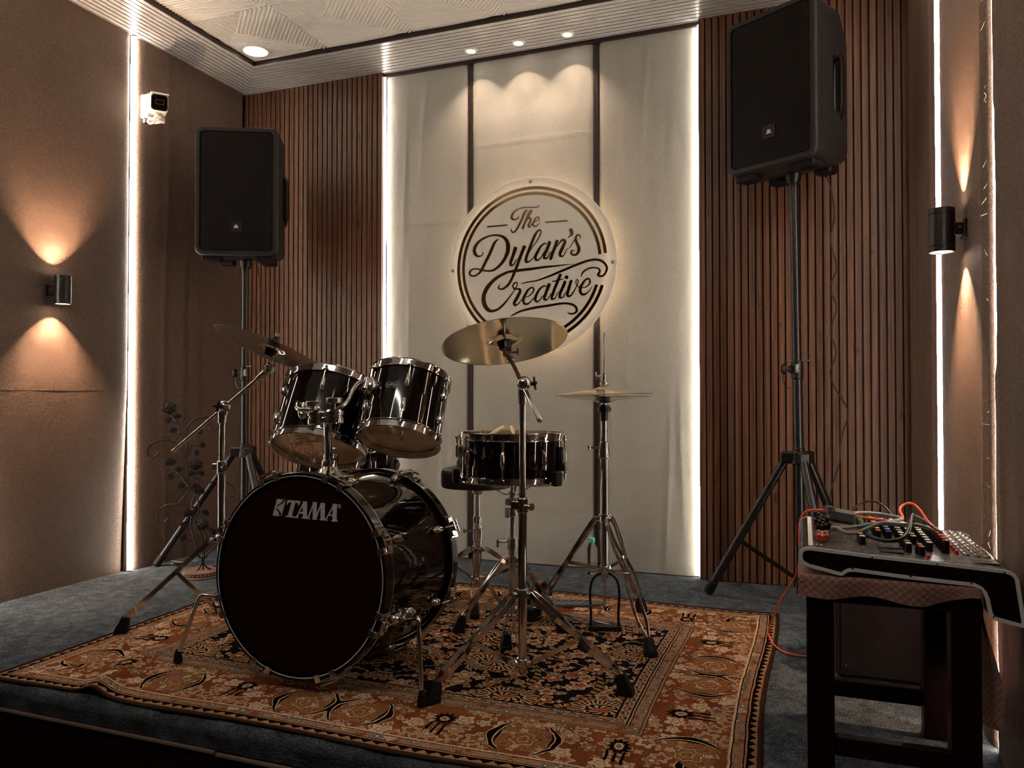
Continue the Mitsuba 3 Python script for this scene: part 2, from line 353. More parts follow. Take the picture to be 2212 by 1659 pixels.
tile = mikit.ply(tile_mesh(), 'mat_ceiling_tile', smooth=40)
nx, ny = 7, 9
for j in range(ny):
    for i in range(nx):
        x, y = -2.69 + i * TS, 3.292 - (j + 1) * TS
        if x > XR - .1: continue
        copy('ceiling__tile', tile, T().translate([x, y, ZM]))

# ---- soffit of pale ribbed strips round the ceiling
struct('trim_2', 'pale grey ribbed soffit along the left wall')
struct('trim_3', 'pale grey ribbed soffit along the back wall')
struct('trim_4', 'pale grey ribbed soffit along the right wall')
NS = 11
W = IX - XL; wy = YB - IY
def prism(p4, z0, z1):   # a strip from four plan corners
    v = [(*p, z) for z in (z0, z1) for p in p4]
    return mk(v, [(0, 2, 1), (0, 3, 2), (4, 5, 6), (4, 6, 7), (0, 1, 5), (0, 5, 4), (1, 2, 6), (1, 6, 5), (2, 3, 7), (2, 7, 6), (3, 0, 4), (3, 4, 7)])
for i in range(NS):
    a, b = i / NS, (i + 1) / NS - .20 / NS
    fa, fb = XL - .02 + (W + .02) * a, XL - .02 + (W + .02) * b
    ya, yb = YB + .04 - (wy + .04) * a, YB + .04 - (wy + .04) * b
    xa, xb = XR + .02 - (W + .02) * a, XR + .02 - (W + .02) * b
    obj('trim_2__strip', prism([(fa, YF), (fb, YF), (fb, yb - .0006), (fa, ya - .0006)], ZC, ZC + .0022), 'mat_soffit', False)
    obj('trim_3__strip', prism([(fa + .0006, ya), (fb + .0006, yb), (xb - .0006, yb), (xa - .0006, ya)], ZC, ZC + .0022), 'mat_soffit', False)
    obj('trim_4__strip', prism([(xa, ya - .0006), (xb, yb - .0006), (xb, YF), (xa, YF)], ZC, ZC + .0022), 'mat_soffit', False)
obj('trim_2__backing', cbox((XL - .05, YF, ZC + .0023), (IX - .008, YB, ZC + .03)), DARKTRIM, False)
obj('trim_3__backing', cbox((IX - .009, IY + .008, ZC + .0023), (XR - W, YB + .05, ZC + .03)), DARKTRIM, False)
obj('trim_4__backing', cbox((XR - W + .008, YF, ZC + .0023), (XR + .05, YB, ZC + .03)), DARKTRIM, False)
obj('trim_2__edge_fascia', cbox((IX - .006, YF, ZC + .003), (IX - .001, IY, ZM + .004)), DARKTRIM, False)
obj('trim_3__edge_fascia', cbox((IX, IY + .001, ZC + .003), (XR - W, IY + .006, ZM + .004)), DARKTRIM, False)
obj('trim_4__edge_fascia', cbox((XR - W + .001, YF, ZC + .003), (XR - W + .006, IY, ZM + .004)), DARKTRIM, False)

# ---- LED strips
def led(key, label, group, bar, em, chan):
    obj(key + '__diffuser', bar, 'mat_lamp_glass', 40, emitter=emit(em))
    obj(key + '__channel', chan, STEEL, False)
    tag(key, label, 'led strip', group)
def wall_led(key, x, sgn, y, label, em, z0=.004, z1=ZC - .004, w=.012, proud=.007, dp=.020):
    t = np.linspace(-math.pi / 2, math.pi / 2, 9)
    prof = [(proud - dp + dp * math.cos(a), w * math.sin(a)) for a in t]
    v = [(x + sgn * d, y + o, z) for z in (z0, z1) for d, o in prof]; f = []
    for k in range(8): f += [(k, k + 1, k + 10), (k, k + 10, k + 9)]
    m = mk(v, f if sgn > 0 else [q[::-1] for q in f])
    led(key, label, None, m, em, cbox((x + sgn * (proud - dp - .002), y - w, z0), (x - sgn * .035, y + w, z1)))
wall_led('led_strip', XL, 1, LS, 'bright vertical LED strip in the left wall, beside the security camera', LED)
wall_led('led_strip_001', XR, -1, RS1, 'bright full-height LED strip on the right wall, passing behind the black sconce', LED)
wall_led('led_strip_002', XR, -1, RS2, 'LED strip at the right picture edge, half closed off by frayed brown fabric', LED, w=.010, proud=-.006)
wall_led('led_strip_003', XL, 1, 2.030, 'LED strip in the left wall nearer the room, left of the sconce', LED)
led('led_strip_004', 'LED strip along the left edge of the cream panels', None,
    cbox((CL - .0005, YB + .012, .01), (CL + .004, YB + .036, ZC - .02)), LED_CREAM, cbox((CL - .004, YB + .011, .01), (CL - .0006, YB + .037, ZC - .02)))
led('led_strip_005', 'LED strip along the right edge of the cream panels', None,
    cbox((CR - .004, YB + .012, .01), (CR + .0005, YB + .036, ZC - .02)), LED_CREAM, cbox((CR + .0006, YB + .011, .01), (CR + .004, YB + .037, ZC - .02)))

# ---- ceiling lamps
def downlight(key, x, y, z, r, em, label, group=None):
    ring = lathe([(r * .80, .010), (r * .80, -.002), (r * .84, -.006), (r * .96, -.006), (r, -.002), (r, .010)], 48)
    obj(key + '__ring', at(ring, (x, y, z)), WHITE)
    obj(key + '__lens', at(lathe([(0, -.001), (r * .8, .0005), (r * .8, .004), (0, .004)], 48), (x, y, z)), 'mat_lamp_glass', 40, emitter=emit(em))
    tag(key, label, 'downlight', group)
downlight('downlight', -2.563, 3.150, ZM - .0075, .072, DOWN, 'large round downlight lit in the ridged ceiling, left corner')
for k, (x, y) in enumerate(((-.02, 3.06), (-2.4, 1.15), (-.15, 1.15), (-1.25, 1.15))):
    downlight('downlight_%03d' % (k + 1), x, y, ZM - .0075, .072, DOWN if k == 0 else tuple(.3 * c for c in DOWN), 'round downlight in the ceiling outside the picture', 'further ceiling downlights')
def soffit_spot(key, x, y, label):
    r = .034
    obj(key + '__bezel', at(lathe([(r * .66, .002), (r * .64, -.0065), (r * .70, -.0075), (r * .95, -.0055), (r, -.003), (r, .002)], 36), (x, y, ZC)), WHITE)
    obj(key + '__lamp', at(lathe([(0, -.004), (r * .64, -.004), (r * .64, -.001), (0, -.001)], 30), (x, y, ZC)), 'mat_lamp_glass', 40, emitter=emit((9, 8.2, 7)))
    scene[key + '__beam'] = {'type': 'spot', 'intensity': rgb(*SPOT_W), 'cutoff_angle': 47.0, 'beam_width': 24.0, 'to_world': T().look_at(origin=[x, y, ZC - .005], target=[x, y + .02, ZC - 1], up=[1, 0, 0])}
    tag(key, label, 'spotlight')
soffit_spot('soffit_spotlight', -1.527, 3.477, 'leftmost of the three small round spotlights in the soffit above the cream panels')
soffit_spot('soffit_spotlight_001', -1.278, 3.479, 'middle one of the three small round spotlights in the soffit above the cream panels')
soffit_spot('soffit_spotlight_002', -1.031, 3.477, 'rightmost of the three small round spotlights in the soffit above the cream panels')

# ---- rectangular light profile on the ceiling of the room in front of the stage
x0, x1, y0, y1, zz = -1.45, -.35, .10, .75, ZM - .035
for a, b in (((x0, y0), (x1, y0 + .045)), ((x0, y1 - .045), (x1, y1)), ((x0, y0 + .046), (x0 + .045, y1 - .046)), ((x1 - .045, y0 + .046), (x1, y1 - .046))):
    obj('profile_light__diffuser', cbox((*a, zz), (*b, zz + .012), .002), 'mat_lamp_glass', False, emitter=emit(PROFILE))
    obj('profile_light__housing', cbox((a[0] - .003, a[1] - .003, zz + .0125), (b[0] + .003, b[1] + .003, ZM - .004)), WHITE, False)
tag('profile_light', 'rectangular LED profile light on the ceiling in front of the stage, outside the picture', 'ceiling light')

# ---- wall sconces
def sconce(key, xw, sgn, y, z0, z1, off, label):
    r, x = .0325, xw + sgn * off
    zc = (z0 + z1) / 2; h = z1 - z0
    body = lathe([(.0265, h / 2 - .006), (.027, h / 2), (r, h / 2), (r, h / 2 - .014), (r - .0012, h / 2 - .0155), (r, h / 2 - .017), (r, -h / 2 + .017), (r - .0012, -h / 2 + .0155), (r, -h / 2 + .014), (r, -h / 2), (.027, -h / 2), (.0265, -h / 2 + .006)][::-1], 40)
    obj(key + '__body', at(body, (x, y, zc)), BLACK, 30)
    obj(key + '__bracket', cat(bx((xw + sgn * (off - .02) / 2, y, zc), (off - .02, .042, .034), .002), bx((xw + sgn * .003, y, zc), (.006, .060, .050), .002)), BLACK, False)
    obj(key + '__screw', cylr((xw + sgn * (off * .28), y - sgn * .0 - .0212, zc + .004), (xw + sgn * (off * .28), y - .0228, zc + .004), .0028), STEEL)
    for s, nm in ((1, 'lamp_up'), (-1, 'lamp_down')):
        zz = zc + s * (h / 2 - .0015)
        d = lathe([(0, 0), (.0264, 0), (.0264, .002), (0, .002)], 30)
        obj(key + '__lens', at(d, (x, y, zz - (.002 if s > 0 else 0))), 'mat_lamp_glass', 40, emitter=emit((8.0, 6.3, 4.7)))
        scene[key + '__' + nm] = {'type': 'spot', 'intensity': rgb(*SCONCE), 'cutoff_angle': 43.0, 'beam_width': 22.0, 'to_world': T().look_at(origin=[x, y, zz + s * .004], target=[x - sgn * .20, y, zz + s * 1.0], up=[0, 1, 0])}
    tag(key, label, 'wall lamp')
sconce('wall_sconce', XL, 1, 2.352, 1.206, 1.324, .067, 'black cylinder up-and-down sconce on the left fabric wall, glowing')
sconce('wall_sconce_001', XR, -1, 2.372, 1.212, 1.330, .055, 'black cylinder up-and-down sconce on the right fabric wall, glowing')
# ------------------------------------------------------------------ the rug
RX0, RX1, RY0, RY1 = -2.235, -0.094, 1.585, 3.083
def rug_z(x, y):
    z = .0045 + 0 * x
    z = z + .0035 * np.exp(-((x + .9) / .5) ** 2 - ((y - 2.95) / .2) ** 2)
    # a fold standing up near the front left corner
    t = (x + 1.835) + .42 * (y - 1.60)
    z = z + .021 * np.exp(-(t / .045) ** 2) * np.exp(-np.clip((y - 1.60) / .30, 0, None) ** 2)
    z = z + .004 * np.exp(-((x + 1.45) / .16) ** 2 - ((y - 1.6) / .14) ** 2) + .003 * np.sin(x * 5.3) * np.exp(-((y - 3.06) / .05) ** 2)
    return z
def rug_pt(u, v, lift=0.0):
    x = RX0 + (RX1 - RX0) * u; y = RY0 + (RY1 - RY0) * v
    y = y + .010 * np.sin(x * 4.1 + .4) * v ** 3 + .004 * np.sin(x * 9) * (1 - v) ** 4
    x = x + .008 * np.sin(y * 5.0) * u ** 3 + .010 * np.sin(y * 4.0 + 1) * (1 - u) ** 3
    z = rug_z(x, y) + lift
    # the front edge follows the rolled nose of the stage
    d = np.clip(YSTAGE + .035 - y, 0, None)
    z = z - .5 * d * d / .035
    return np.stack([x, y, z], -1)
us, vs = np.linspace(0, 1, 300), np.linspace(0, 1, 210)
top = grid(lambda u, v: rug_pt(u, v), us, vs)
UU, VV = np.meshgrid(us, vs, indexing='ij')
NAVY, BLK, PEACH, CRM, RUST, RED, GOLDR, GREYB, BRN = (.009, .006, .008), (.006, .0035, .0035), (.36, .20, .115), (.50, .335, .215), (.21, .062, .025), (.125, .031, .015), (.215, .115, .044), (.10, .10, .105), (.075, .036, .020)
RWM, RHM = RX1 - RX0, RY1 - RY0
def sel(m, a, b): return dr.select(m, mi.Color3f(a), mi.Color3f(b))
def flowers(X, Y, s, seed, bg, cols, petals, fill=.46, edge=BLK, prob=.92):
    """a field of small rosettes, one to a cell, each outlined and with an eye"""
    d1, d2, w = voronoi(X * s + seed * 7.3, Y * s + seed * 3.1)
    # nearest centre again, for the angle
    xx, yy = X * s + seed * 7.3, Y * s + seed * 3.1
    bx_, by_, best = mi.Float(0), mi.Float(0), mi.Float(9)
    for a in (-1, 0, 1):
        for b in (-1, 0, 1):
            cx, cy = dr.floor(xx) + a, dr.floor(yy) + b
            px, py = cx + cell_rand(cx, cy, 1) - xx, cy + cell_rand(cx, cy, 2) - yy
            d = px * px + py * py
            m = d < best
            best = dr.select(m, d, best); bx_ = dr.select(m, px, bx_); by_ = dr.select(m, py, by_)
    ang = dr.atan2(by_, bx_)
    rr = d1 / (1 + .24 * dr.cos(ang * petals + w * 6.3))
    size = fill * (.62 + .55 * cell_rand(w * 977.0, 3, 1))
    c = sel(w < .45, cols[0], sel(w < .72, cols[1], sel(w < .9, cols[2], cols[3])))
    k = mi.Color3f(bg)
    on = cell_rand(w * 511.0, 1, 2) < prob
    k = dr.select(on & (rr < size), mi.Color3f(edge), k)
    k = dr.select(on & (rr < size * .88), mi.Color3f(CRM) * .85, k)
    k = dr.select(on & (rr < size * .76), c, k)
    k = dr.select(on & (rr < size * .40), mi.Color3f(edge), k)
    k = dr.select(on & (rr < size * .32), sel(w > .5, CRM, RUST), k)
    return k, (rr < size) & on
def rug_fn(p, n, uv):
    # metres from the rug's middle, mirrored like a knotted carpet
    X, Y = (uv.x - .5) * RWM, (uv.y - .5) * RHM
    X = X + .0035 * (fbm(X * 24, Y * 24, 2, 2) - .5) ; Y = Y + .0035 * (fbm(X * 24, Y * 24, 9, 2) - .5)
    ax, ay = dr.abs(X), dr.abs(Y)
    ex, ey = RWM / 2 - ax, RHM / 2 - ay
    e = dr.minimum(ex, ey)
    along = dr.select(ex < ey, ay, ax)
    # --- field: dark ground, scrolling stems, palmettes and leaves
    fx, fy = ax, Y
    k, hit = flowers(fx, fy, 15.5, 1, NAVY, (PEACH, RUST, PEACH, GOLDR), 5.0, .45)
    k2, hit2 = flowers(fx + .021, fy + .013, 30.0, 2, NAVY, (PEACH, GREYB, PEACH, RUST), 4.0, .40)
    k = dr.select(hit, k, k2)
    st = dr.abs(fbm(fx * 11, fy * 11, 4, 2) - .5)
    k = dr.select(~hit & ~hit2 & (st < .016), mi.Color3f(CRM) * .55, k)
    # big palmettes on a lattice
    sx, sy = fx / .27, fy / .24
    row = dr.floor(sy); sx = sx + .5 * (row - 2 * dr.floor(row / 2))
    cx, cy = sx - dr.floor(sx) - .5, sy - row - .5
    rad = dr.sqrt(cx * cx * 1.25 + cy * cy * (1.7 + .5 * cy)); an = dr.atan2(cy, cx)
    sc = .40 * (1 + .07 * dr.cos(an * 15)); pm = rad < sc
    leaf = dr.sin(an * 30 + rad * 26)
    q = mi.Color3f(NAVY)
    q = dr.select(rad < sc * .95, mi.Color3f(GOLDR), q)
    q = dr.select((rad < sc * .86), sel(leaf > .1, NAVY, PEACH), q)
    q = dr.select((rad < sc * .56), mi.Color3f(CRM) * .8, q)
    q = dr.select((rad < sc * .50), mi.Color3f(NAVY), q)
    q = dr.select((rad < sc * .42) & (dr.sin(an * 9 + rad * 40) > -.2), mi.Color3f(PEACH), q)
    q = dr.select((rad < sc * .18), mi.Color3f(RUST), q)
    k = dr.select(pm & (cell_rand(dr.floor(sx), row, 8) > .35), q, k)
    # arching serrated leaves
    lx, ly = fx / .19 + .31, fy / .30 + .2
    gx, gy = lx - dr.floor(lx) - .5, ly - dr.floor(ly) - .5
    fl = dr.select(cell_rand(dr.floor(lx), dr.floor(ly), 5) > .5, 1., -1.)
    arc = dr.abs(gx * fl - 1.3 * gy * gy + .12) - .075 * (1 - 5.5 * gy * gy)
    rib = dr.sin(gy * 70 + gx * 20)
    lf = (arc < 0) & (cell_rand(dr.floor(lx), dr.floor(ly), 6) > .4)
    k = dr.select(lf, sel(arc > -.012, NAVY, sel(rib > .35, NAVY, GOLDR)), k)
    field = k
    # --- main border: rust ground with large motifs facing inward
    b0, b1 = .072, .272
    t = (e - b0) / (b1 - b0)
    per = .225; a = along / per + .13; ci = dr.floor(a); s = a - ci - .5
    kind = ci - 2 * dr.floor(ci / 2)
    k, hit = flowers(along + 5, e, 19.0, 3, RED, (PEACH, CRM, PEACH, GOLDR), 5.0, .50, BRN, .88)
    kb_, hb_ = flowers(along + 2, e + .03, 42.0, 5, RED, (CRM, PEACH, GOLDR, BLK), 4.0, .44, RED, .55)
    g = mi.Color3f(mix(RED, RUST, fbm(X * 14, Y * 14, 0, 2)))
    k = dr.select(hit, k, dr.select(hb_, kb_, g))
    u_, v_ = s * per / .1, (t - .5) * 2.0
    u_ = u_ + .10 * (fbm(X * 30, Y * 30, 5, 2) - .5); v_ = v_ + .14 * (fbm(X * 30, Y * 30, 7, 2) - .5)
    lf2, h4 = flowers(along * 1.3 + 3, e * 1.3, 26.0, 4, mix(GOLDR, RUST, .5), (RUST, CRM, PEACH, PEACH), 5.0, .5, BRN, .9)
    vv = v_ + .10
    # a pair of thick dark brackets, feathered cream inside, round an ochre bloom
    au = dr.abs(u_); bow = .80 - .34 * dr.square(vv / .75)
    th_ = .165 * (1.0 - .75 * dr.clip(dr.abs(vv) / .8, 0, 1))
    br = (dr.abs(au - bow) < th_) & (dr.abs(vv) < .78)
    inn = (au < bow - .02) & (dr.abs(vv) < .70 - .25 * au)
    m = kind < .5
    k = dr.select(m & inn, lf2, k)
    er = dr.sqrt(dr.square(u_ / .30) + dr.square((vv + .05) / .34)); ea = dr.atan2(vv, u_)
    er = er / (1 + .13 * dr.cos(ea * 7))
    k = dr.select(m & (er < 1), sel(er > .88, CRM, sel(er > .80, BRN, sel(er > .46, mix(GOLDR, RUST, .35), sel(er > .38, CRM, sel(er > .16, RUST, GOLDR))))), k)
    k = dr.select(m & br, sel((dr.abs(au - bow + .055) < .020) | (dr.abs(au - bow - th_ * .9) < .014), CRM, BLK), k)
    # a dark rosette with a few feathered bars
    ru, rv = u_ * 1.25, v_ - .28
    ro = dr.sqrt(ru * ru + rv * rv) / (1 + .16 * dr.cos(dr.atan2(rv, ru) * 11))
    bars = (dr.abs(u_ - dr.floor(u_ * 5 + .5) / 5) < .035) & (au < .36) & (v_ < .05) & (v_ > -.40 - .25 * noise(along * 90, 2))
    m = kind > .5
    k = dr.select(m & bars, mi.Color3f(BLK), k)
    k = dr.select(m & (ro < .34), sel(ro > .29, BRN, BLK), k)
    k = dr.select(m & (ro < .15), mi.Color3f(CRM), k)
    k = dr.select(m & (ro < .09), mi.Color3f(GOLDR), k)
    main = k
    # --- guard bands
    k3, h3 = flowers(along + 9, e, 30.0, 6, mix(PEACH, BRN, .35), (RUST, GREYB, GREYB, CRM), 4.0, .47, NAVY, 1.)
    tri = dr.abs((along / .034) - dr.floor(along / .034) - .5) * 2
    vine = dr.sin(along * 2 * 3.14159 / .062)
    out = mi.Color3f(BRN) * .55
    def band(lo, hi, c):
        nonlocal out
        out = dr.select((e >= lo) & (e < hi), mi.Color3f(c), out)
    te = (e - .010) / .018
    band(.010, .028, sel(te > tri * .8 + .25 * noise(along * 120, e * 200), BLK, mix(PEACH, BRN, .35)))
    band(.028, .0315, BLK); band(.0315, .036, mix(PEACH, RUST, .4)); band(.036, .039, BLK)
    band(.039, .063, k3)
    band(.063, .066, BLK); band(.066, b0, CRM)
    band(b0, b1, main)
    band(b1, .276, BRN); band(.276, .281, mix(PEACH, BRN, .3)); band(.281, .285, BRN)
    band(.285, .312, k3)
    band(.312, .315, BLK); band(.315, .319, PEACH); band(.319, .323, BLK)
    tv = (e - .3375) / .0145
    band(.323, .352, sel(dr.abs(tv - .5 * vine) < .16, BRN, sel(dr.abs(tv) > .88, GREYB, sel((dr.abs(tv + .45 * vine) < .30) & (dr.abs(vine) > .55), mix(NAVY, GREYB, .3), mix(PEACH, BRN, .12)))))
    band(.352, .358, NAVY)
    out = dr.select(e >= .358, field, out)
    # knots: pile grain and slight abrash from row to row
    kn = cell_rand(dr.floor(uv.x * RWM * 520), dr.floor(uv.y * RHM * 520))
    ab = .82 + .36 * fbm(X * 3, Y * 7, 4, 3)
    return mi.Color3f(out * (.78 + .44 * kn) * ab)
diffuse('mat_rug', proc(rug_fn), proc(lambda p, n, uv: cell_rand(dr.floor(uv.x * RWM * 420), dr.floor(uv.y * RHM * 420)) + fbm(p.x * 220, p.y * 220, 0, 2), eps=1.5e-3), .0010)
diffuse('mat_rug_edge', (.030, .014, .010))
obj('rug__pile', top, 'mat_rug', True, uv=np.c_[UU.ravel(), VV.ravel()])
side = np.r_[[(u, 0) for u in us], [(1, v) for v in vs], [(u, 1) for u in us[::-1]], [(0, v) for v in vs[::-1]]]
pth = rug_pt(side[:, 0], side[:, 1], -.0008)
obj('rug__binding', tube(pth[::2], .0035, 8), 'mat_rug_edge', True)
tag('rug', 'red and navy Persian-style rug with floral borders, under the drum kit', 'rug')

# ------------------------------------------------------------------ the drums
WOODIN = principled('mat_shell_inside', proc(lambda p, n, uv: mi.Color3f(mix((.40, .29, .185), (.52, .39, .26), fbm(p.x * 30, p.y * 30, p.z * 6, 3)))), .5, 0, .3, True)
scene['mat_clear_head'] = {'type': 'thindielectric', 'int_ior': 1.52}
scene['mat_coated_head'] = {'type': 'principledthin', 'base_color': rgb(.80, .74, .64), 'roughness': .45, 'diff_trans': 1.1, 'spec_trans': 0.0}

def shell_mesh(r, h, t=.006):
    return lathe([(r - t, 0), (r, 0), (r, h), (r - t, h)], 72)
def hoop_mesh(r, z, up, n=72, tall=.026, th=.0028):
    """flanged counter-hoop; up = +1 opens upwards"""
    pr = [(r - .004, 0), (r + .006, 0), (r + .006, .0022), (r + th - .0015, .004), (r + th, tall - .002), (r + th + .0035, tall), (r + th + .0015, tall + .002), (r - .001, tall), (r - .0015, .003)]
    pr = [(a, z + up * b) for a, b in pr]
    return lathe(pr if up > 0 else pr[::-1], n)
def lug_mesh(r, a, z, ln=.046, w=.013, d=.0135):
    n = A(math.cos(a), math.sin(a), 0)
    b = ball(n * r + A(0, 0, z), 1, 10, (d, w * .62, ln * .55), (0, 0, 1), n)
    base = at(extr(Polygon(rrect(w, ln, w * .42)), .004), n * (r - .001) + A(0, 0, z), n, np.cross(A(0, 0, 1), n))
    return cat(b, base)
def rod_mesh(r, a, z0, z1, rh):
    n = A(math.cos(a), math.sin(a), 0); p, q = n * rh + A(0, 0, z0), n * rh + A(0, 0, z1)
    s = 1 if z1 > z0 else -1
    return cat(cylr(p, q, .0026, n=10), bx(q + A(0, 0, s * .004), (.0065, .0065, .008)), bx(q - A(0, 0, s * .006) - n * .004, (.017, .017, .0045), .001))
def put_drum(key, M, parts):
    for name, mesh, mat, sm in parts: obj(key + '__' + name, moved(mesh, M), mat, sm)
def tom(key, o, nrm, r, h, phase, label, nl=6, clear=True):
    toward = A(0, -1, 0)
    M = frame(o, nrm, np.cross(unit(nrm), np.cross(toward, unit(nrm))) * 1.0)
    P = [('shell', shell_mesh(r, h - .012).apply_translation((0, 0, .006)), LACQ, 40), ('shell_lining', lathe([(r - .0064, .007), (r - .0064, h - .007)], 60), WOODIN, True),
         ('batter_head', lathe([(0, h - .004), (r - .001, h - .005)], 60), 'mat_coated_head', True),
         ('resonant_head', lathe([(0, .0045), (r - .001, .0045)], 60), 'mat_clear_head' if clear else 'mat_coated_head', True),
         ('top_hoop', hoop_mesh(r, h - .012, 1), CHROME, 30), ('bottom_hoop', hoop_mesh(r, .012, -1), CHROME, 30)]
    for i in range(nl):
        a = math.radians(phase + i * 360 / nl)
        for z0, s, hz in ((h - .062, 1, h - .010), (.062, -1, .010)):
            P.append(('lug', lug_mesh(r + .004, a, z0), CHROME, 40))
            P.append(('tension_rod', rod_mesh(r, a, z0 + s * .016, hz + s * .006, r + .0105), CHROME, 30))
    for i in range(nl):   # the bolts of the lugs, seen through the clear head
        a = math.radians(phase + i * 360 / nl)
        P.append(('lug_bolt', ball((math.cos(a) * (r - .008), math.sin(a) * (r - .008), .055), .006, 8), STEEL, True))
    put_drum(key, M, P); tag(key, label, 'drum')
    return M
TA, TAn = A(-1.543, 2.231, .642), unit((-.064, .454, .889))
TB, TBn = A(-1.219, 2.205, .685), unit((-.047, .442, .896))
MA = tom('tom_drum', TA, TAn, .158, .230, -35, 'black lacquer rack tom behind the clamp block, the one without a badge')
MB = tom('tom_drum_001', TB, TBn, .131, .210, -32, 'black lacquer rack tom carrying the small maker badge')

def on_cyl(mesh, r, z0, a0):
    """flat artwork (x along, y up, z out) bent onto a drum shell"""
    m = mesh.copy(); v = np.asarray(m.vertices); a = a0 + v[:, 0] / r; R_ = r + v[:, 2]
    m.vertices = np.c_[R_ * np.cos(a), R_ * np.sin(a), z0 + v[:, 1]]; return m
# the badge: outlined plate with lettering
BR = .131
hexa = Polygon([(-.022, .004), (-.016, .0105), (.016, .0105), (.022, .004), (.022, -.002), (.017, -.010), (-.017, -.010), (-.022, -.002)])
ring = hexa.difference(hexa.buffer(-.0009))
def sub(m, n=3):
    m = m.copy(); m.merge_vertices()
    for _ in range(n): m = m.subdivide()
    return m
bad = [extr(ring, .0006)]
txt = meshkit.text_mesh('STAGESTAR', .0042, .0006, True); w = txt.bounds[1][0]
txt.apply_scale([.034 / w, 1, 1]); txt.apply_translation((-.017, -.0022, 0)); bad.append(txt)
t2 = meshkit.text_mesh('TAMA', .0022, .0006, True); t2.apply_translation((-t2.bounds[1][0] / 2, .0042, 0)); bad.append(t2)
bad.append(extr(sbox(-.0155, -.0062, .0155, -.0054), .0006))
BA = math.radians(7)
obj('tom_drum_001__badge', moved(on_cyl(sub(extr(hexa, .0007), 2), BR + .0004, .128, BA), MB), BLACK, False)
obj('tom_drum_001__badge__lettering', moved(on_cyl(cat(bad), BR + .0013, .128, BA), MB), SILVER, False)

# ---- snare
SN, SR, SH = A(-.959, 2.545, .536), .178, .146
def snare():
    k = 'snare_drum'; M = np.eye(4); M[:3, 3] = SN; r = SR - .003; h = SH
    P = [('shell', shell_mesh(r, h - .012).apply_translation((0, 0, .006)), LACQ, 40), ('batter_head', lathe([(0, h - .004), (r - .001, h - .005)], 60), 'mat_coated_head', True),
         ('resonant_head', lathe([(0, .0045), (r - .001, .0045)], 60), 'mat_coated_head', True),
         ('top_hoop', hoop_mesh(r, h - .013, 1, tall=.026), CHROME, 30), ('bottom_hoop', hoop_mesh(r, .013, -1, tall=.022), CHROME, 30)]
    for i in range(8):
        a = math.radians(-90 - 51 + 17 + i * 45); n = A(math.cos(a), math.sin(a), 0)
        P.append(('lug', cat(lug_mesh(r + .004, a, h / 2, .062, .015, .016)), CHROME, 40))
        P.append(('tension_rod', cat(rod_mesh(r, a, h / 2 + .025, h - .006, r + .011)), CHROME, 30))
        P.append(('tension_rod', cat(rod_mesh(r, a, h / 2 - .025, .006, r + .011)), CHROME, 30))
    # strainer on the left, butt plate opposite
    for a, nm in ((math.radians(-172), 'strainer'), (math.radians(0), 'butt_plate')):
        n = A(math.cos(a), math.sin(a), 0); x = np.cross(A(0, 0, 1), n)
        body = [at(bx((0, 0, .009), (.034, .060, .018), .003), n * r + A(0, 0, h * .55), n, x), at(bx((0, 0, .012), (.026, .030, .024), .003), n * r + A(0, 0, h * .30), n, x)]
        if nm == 'strainer':
            body += [at(bx((0, 0, .024), (.020, .046, .012), .003), n * r + A(0, 0, h * .62), n, x), cylr(n * (r + .026) + A(0, 0, h * .80), n * (r + .026) + A(0, 0, h * .94), .003), cylr(n * (r + .026) + A(0, 0, h * .93), n * (r + .026) + A(0, 0, h * .965), .008)]
        P.append((nm, cat(body), BLACK if nm == 'butt_plate' else STEEL, 30))
    P.append(('snare_wires', cat(*[cylr((-.15, -.018 + i * .003, -.0005), (.15, -.018 + i * .003, -.0005), .0008, n=6) for i in range(13)]), STEEL, 30))
    put_drum(k, M, P); tag(k, 'shallow black snare drum on the chrome basket stand, two drumsticks on its top', 'drum')
snare()
def stick(key, p, d, label):
    d = unit(d); L = .40
    pr = [(0, 0), (.004, .0005), (.0062, .003), (.0070, .012), (.0072, .25), (.0052, .34), (.0034, .378), (.0048, .388), (.0050, .394), (.003, .4), (0, .4005)]
    obj(key, at(lathe(pr, 16), p, d), 'mat_stick', 40); tag(key, label, 'drumstick', None)
principled('mat_stick', proc(lambda p, n, uv: mi.Color3f(mix((.62, .44, .27), (.74, .56, .37), fbm(p.x * 60, p.y * 12, p.z * 60, 3)))), .45, 0, .4)
zt = SN[2] + SH + .016
stick('drumstick', A(-1.098, 2.815, zt + .002), (.100, -.385, -.010), 'pale wooden drumstick on the snare, the one lying slanted to the left')
stick('drumstick_001', A(-1.075, 2.845, zt + .002), (.150, -.37, -.010), 'pale wooden drumstick on the snare, the one pointing straight back')

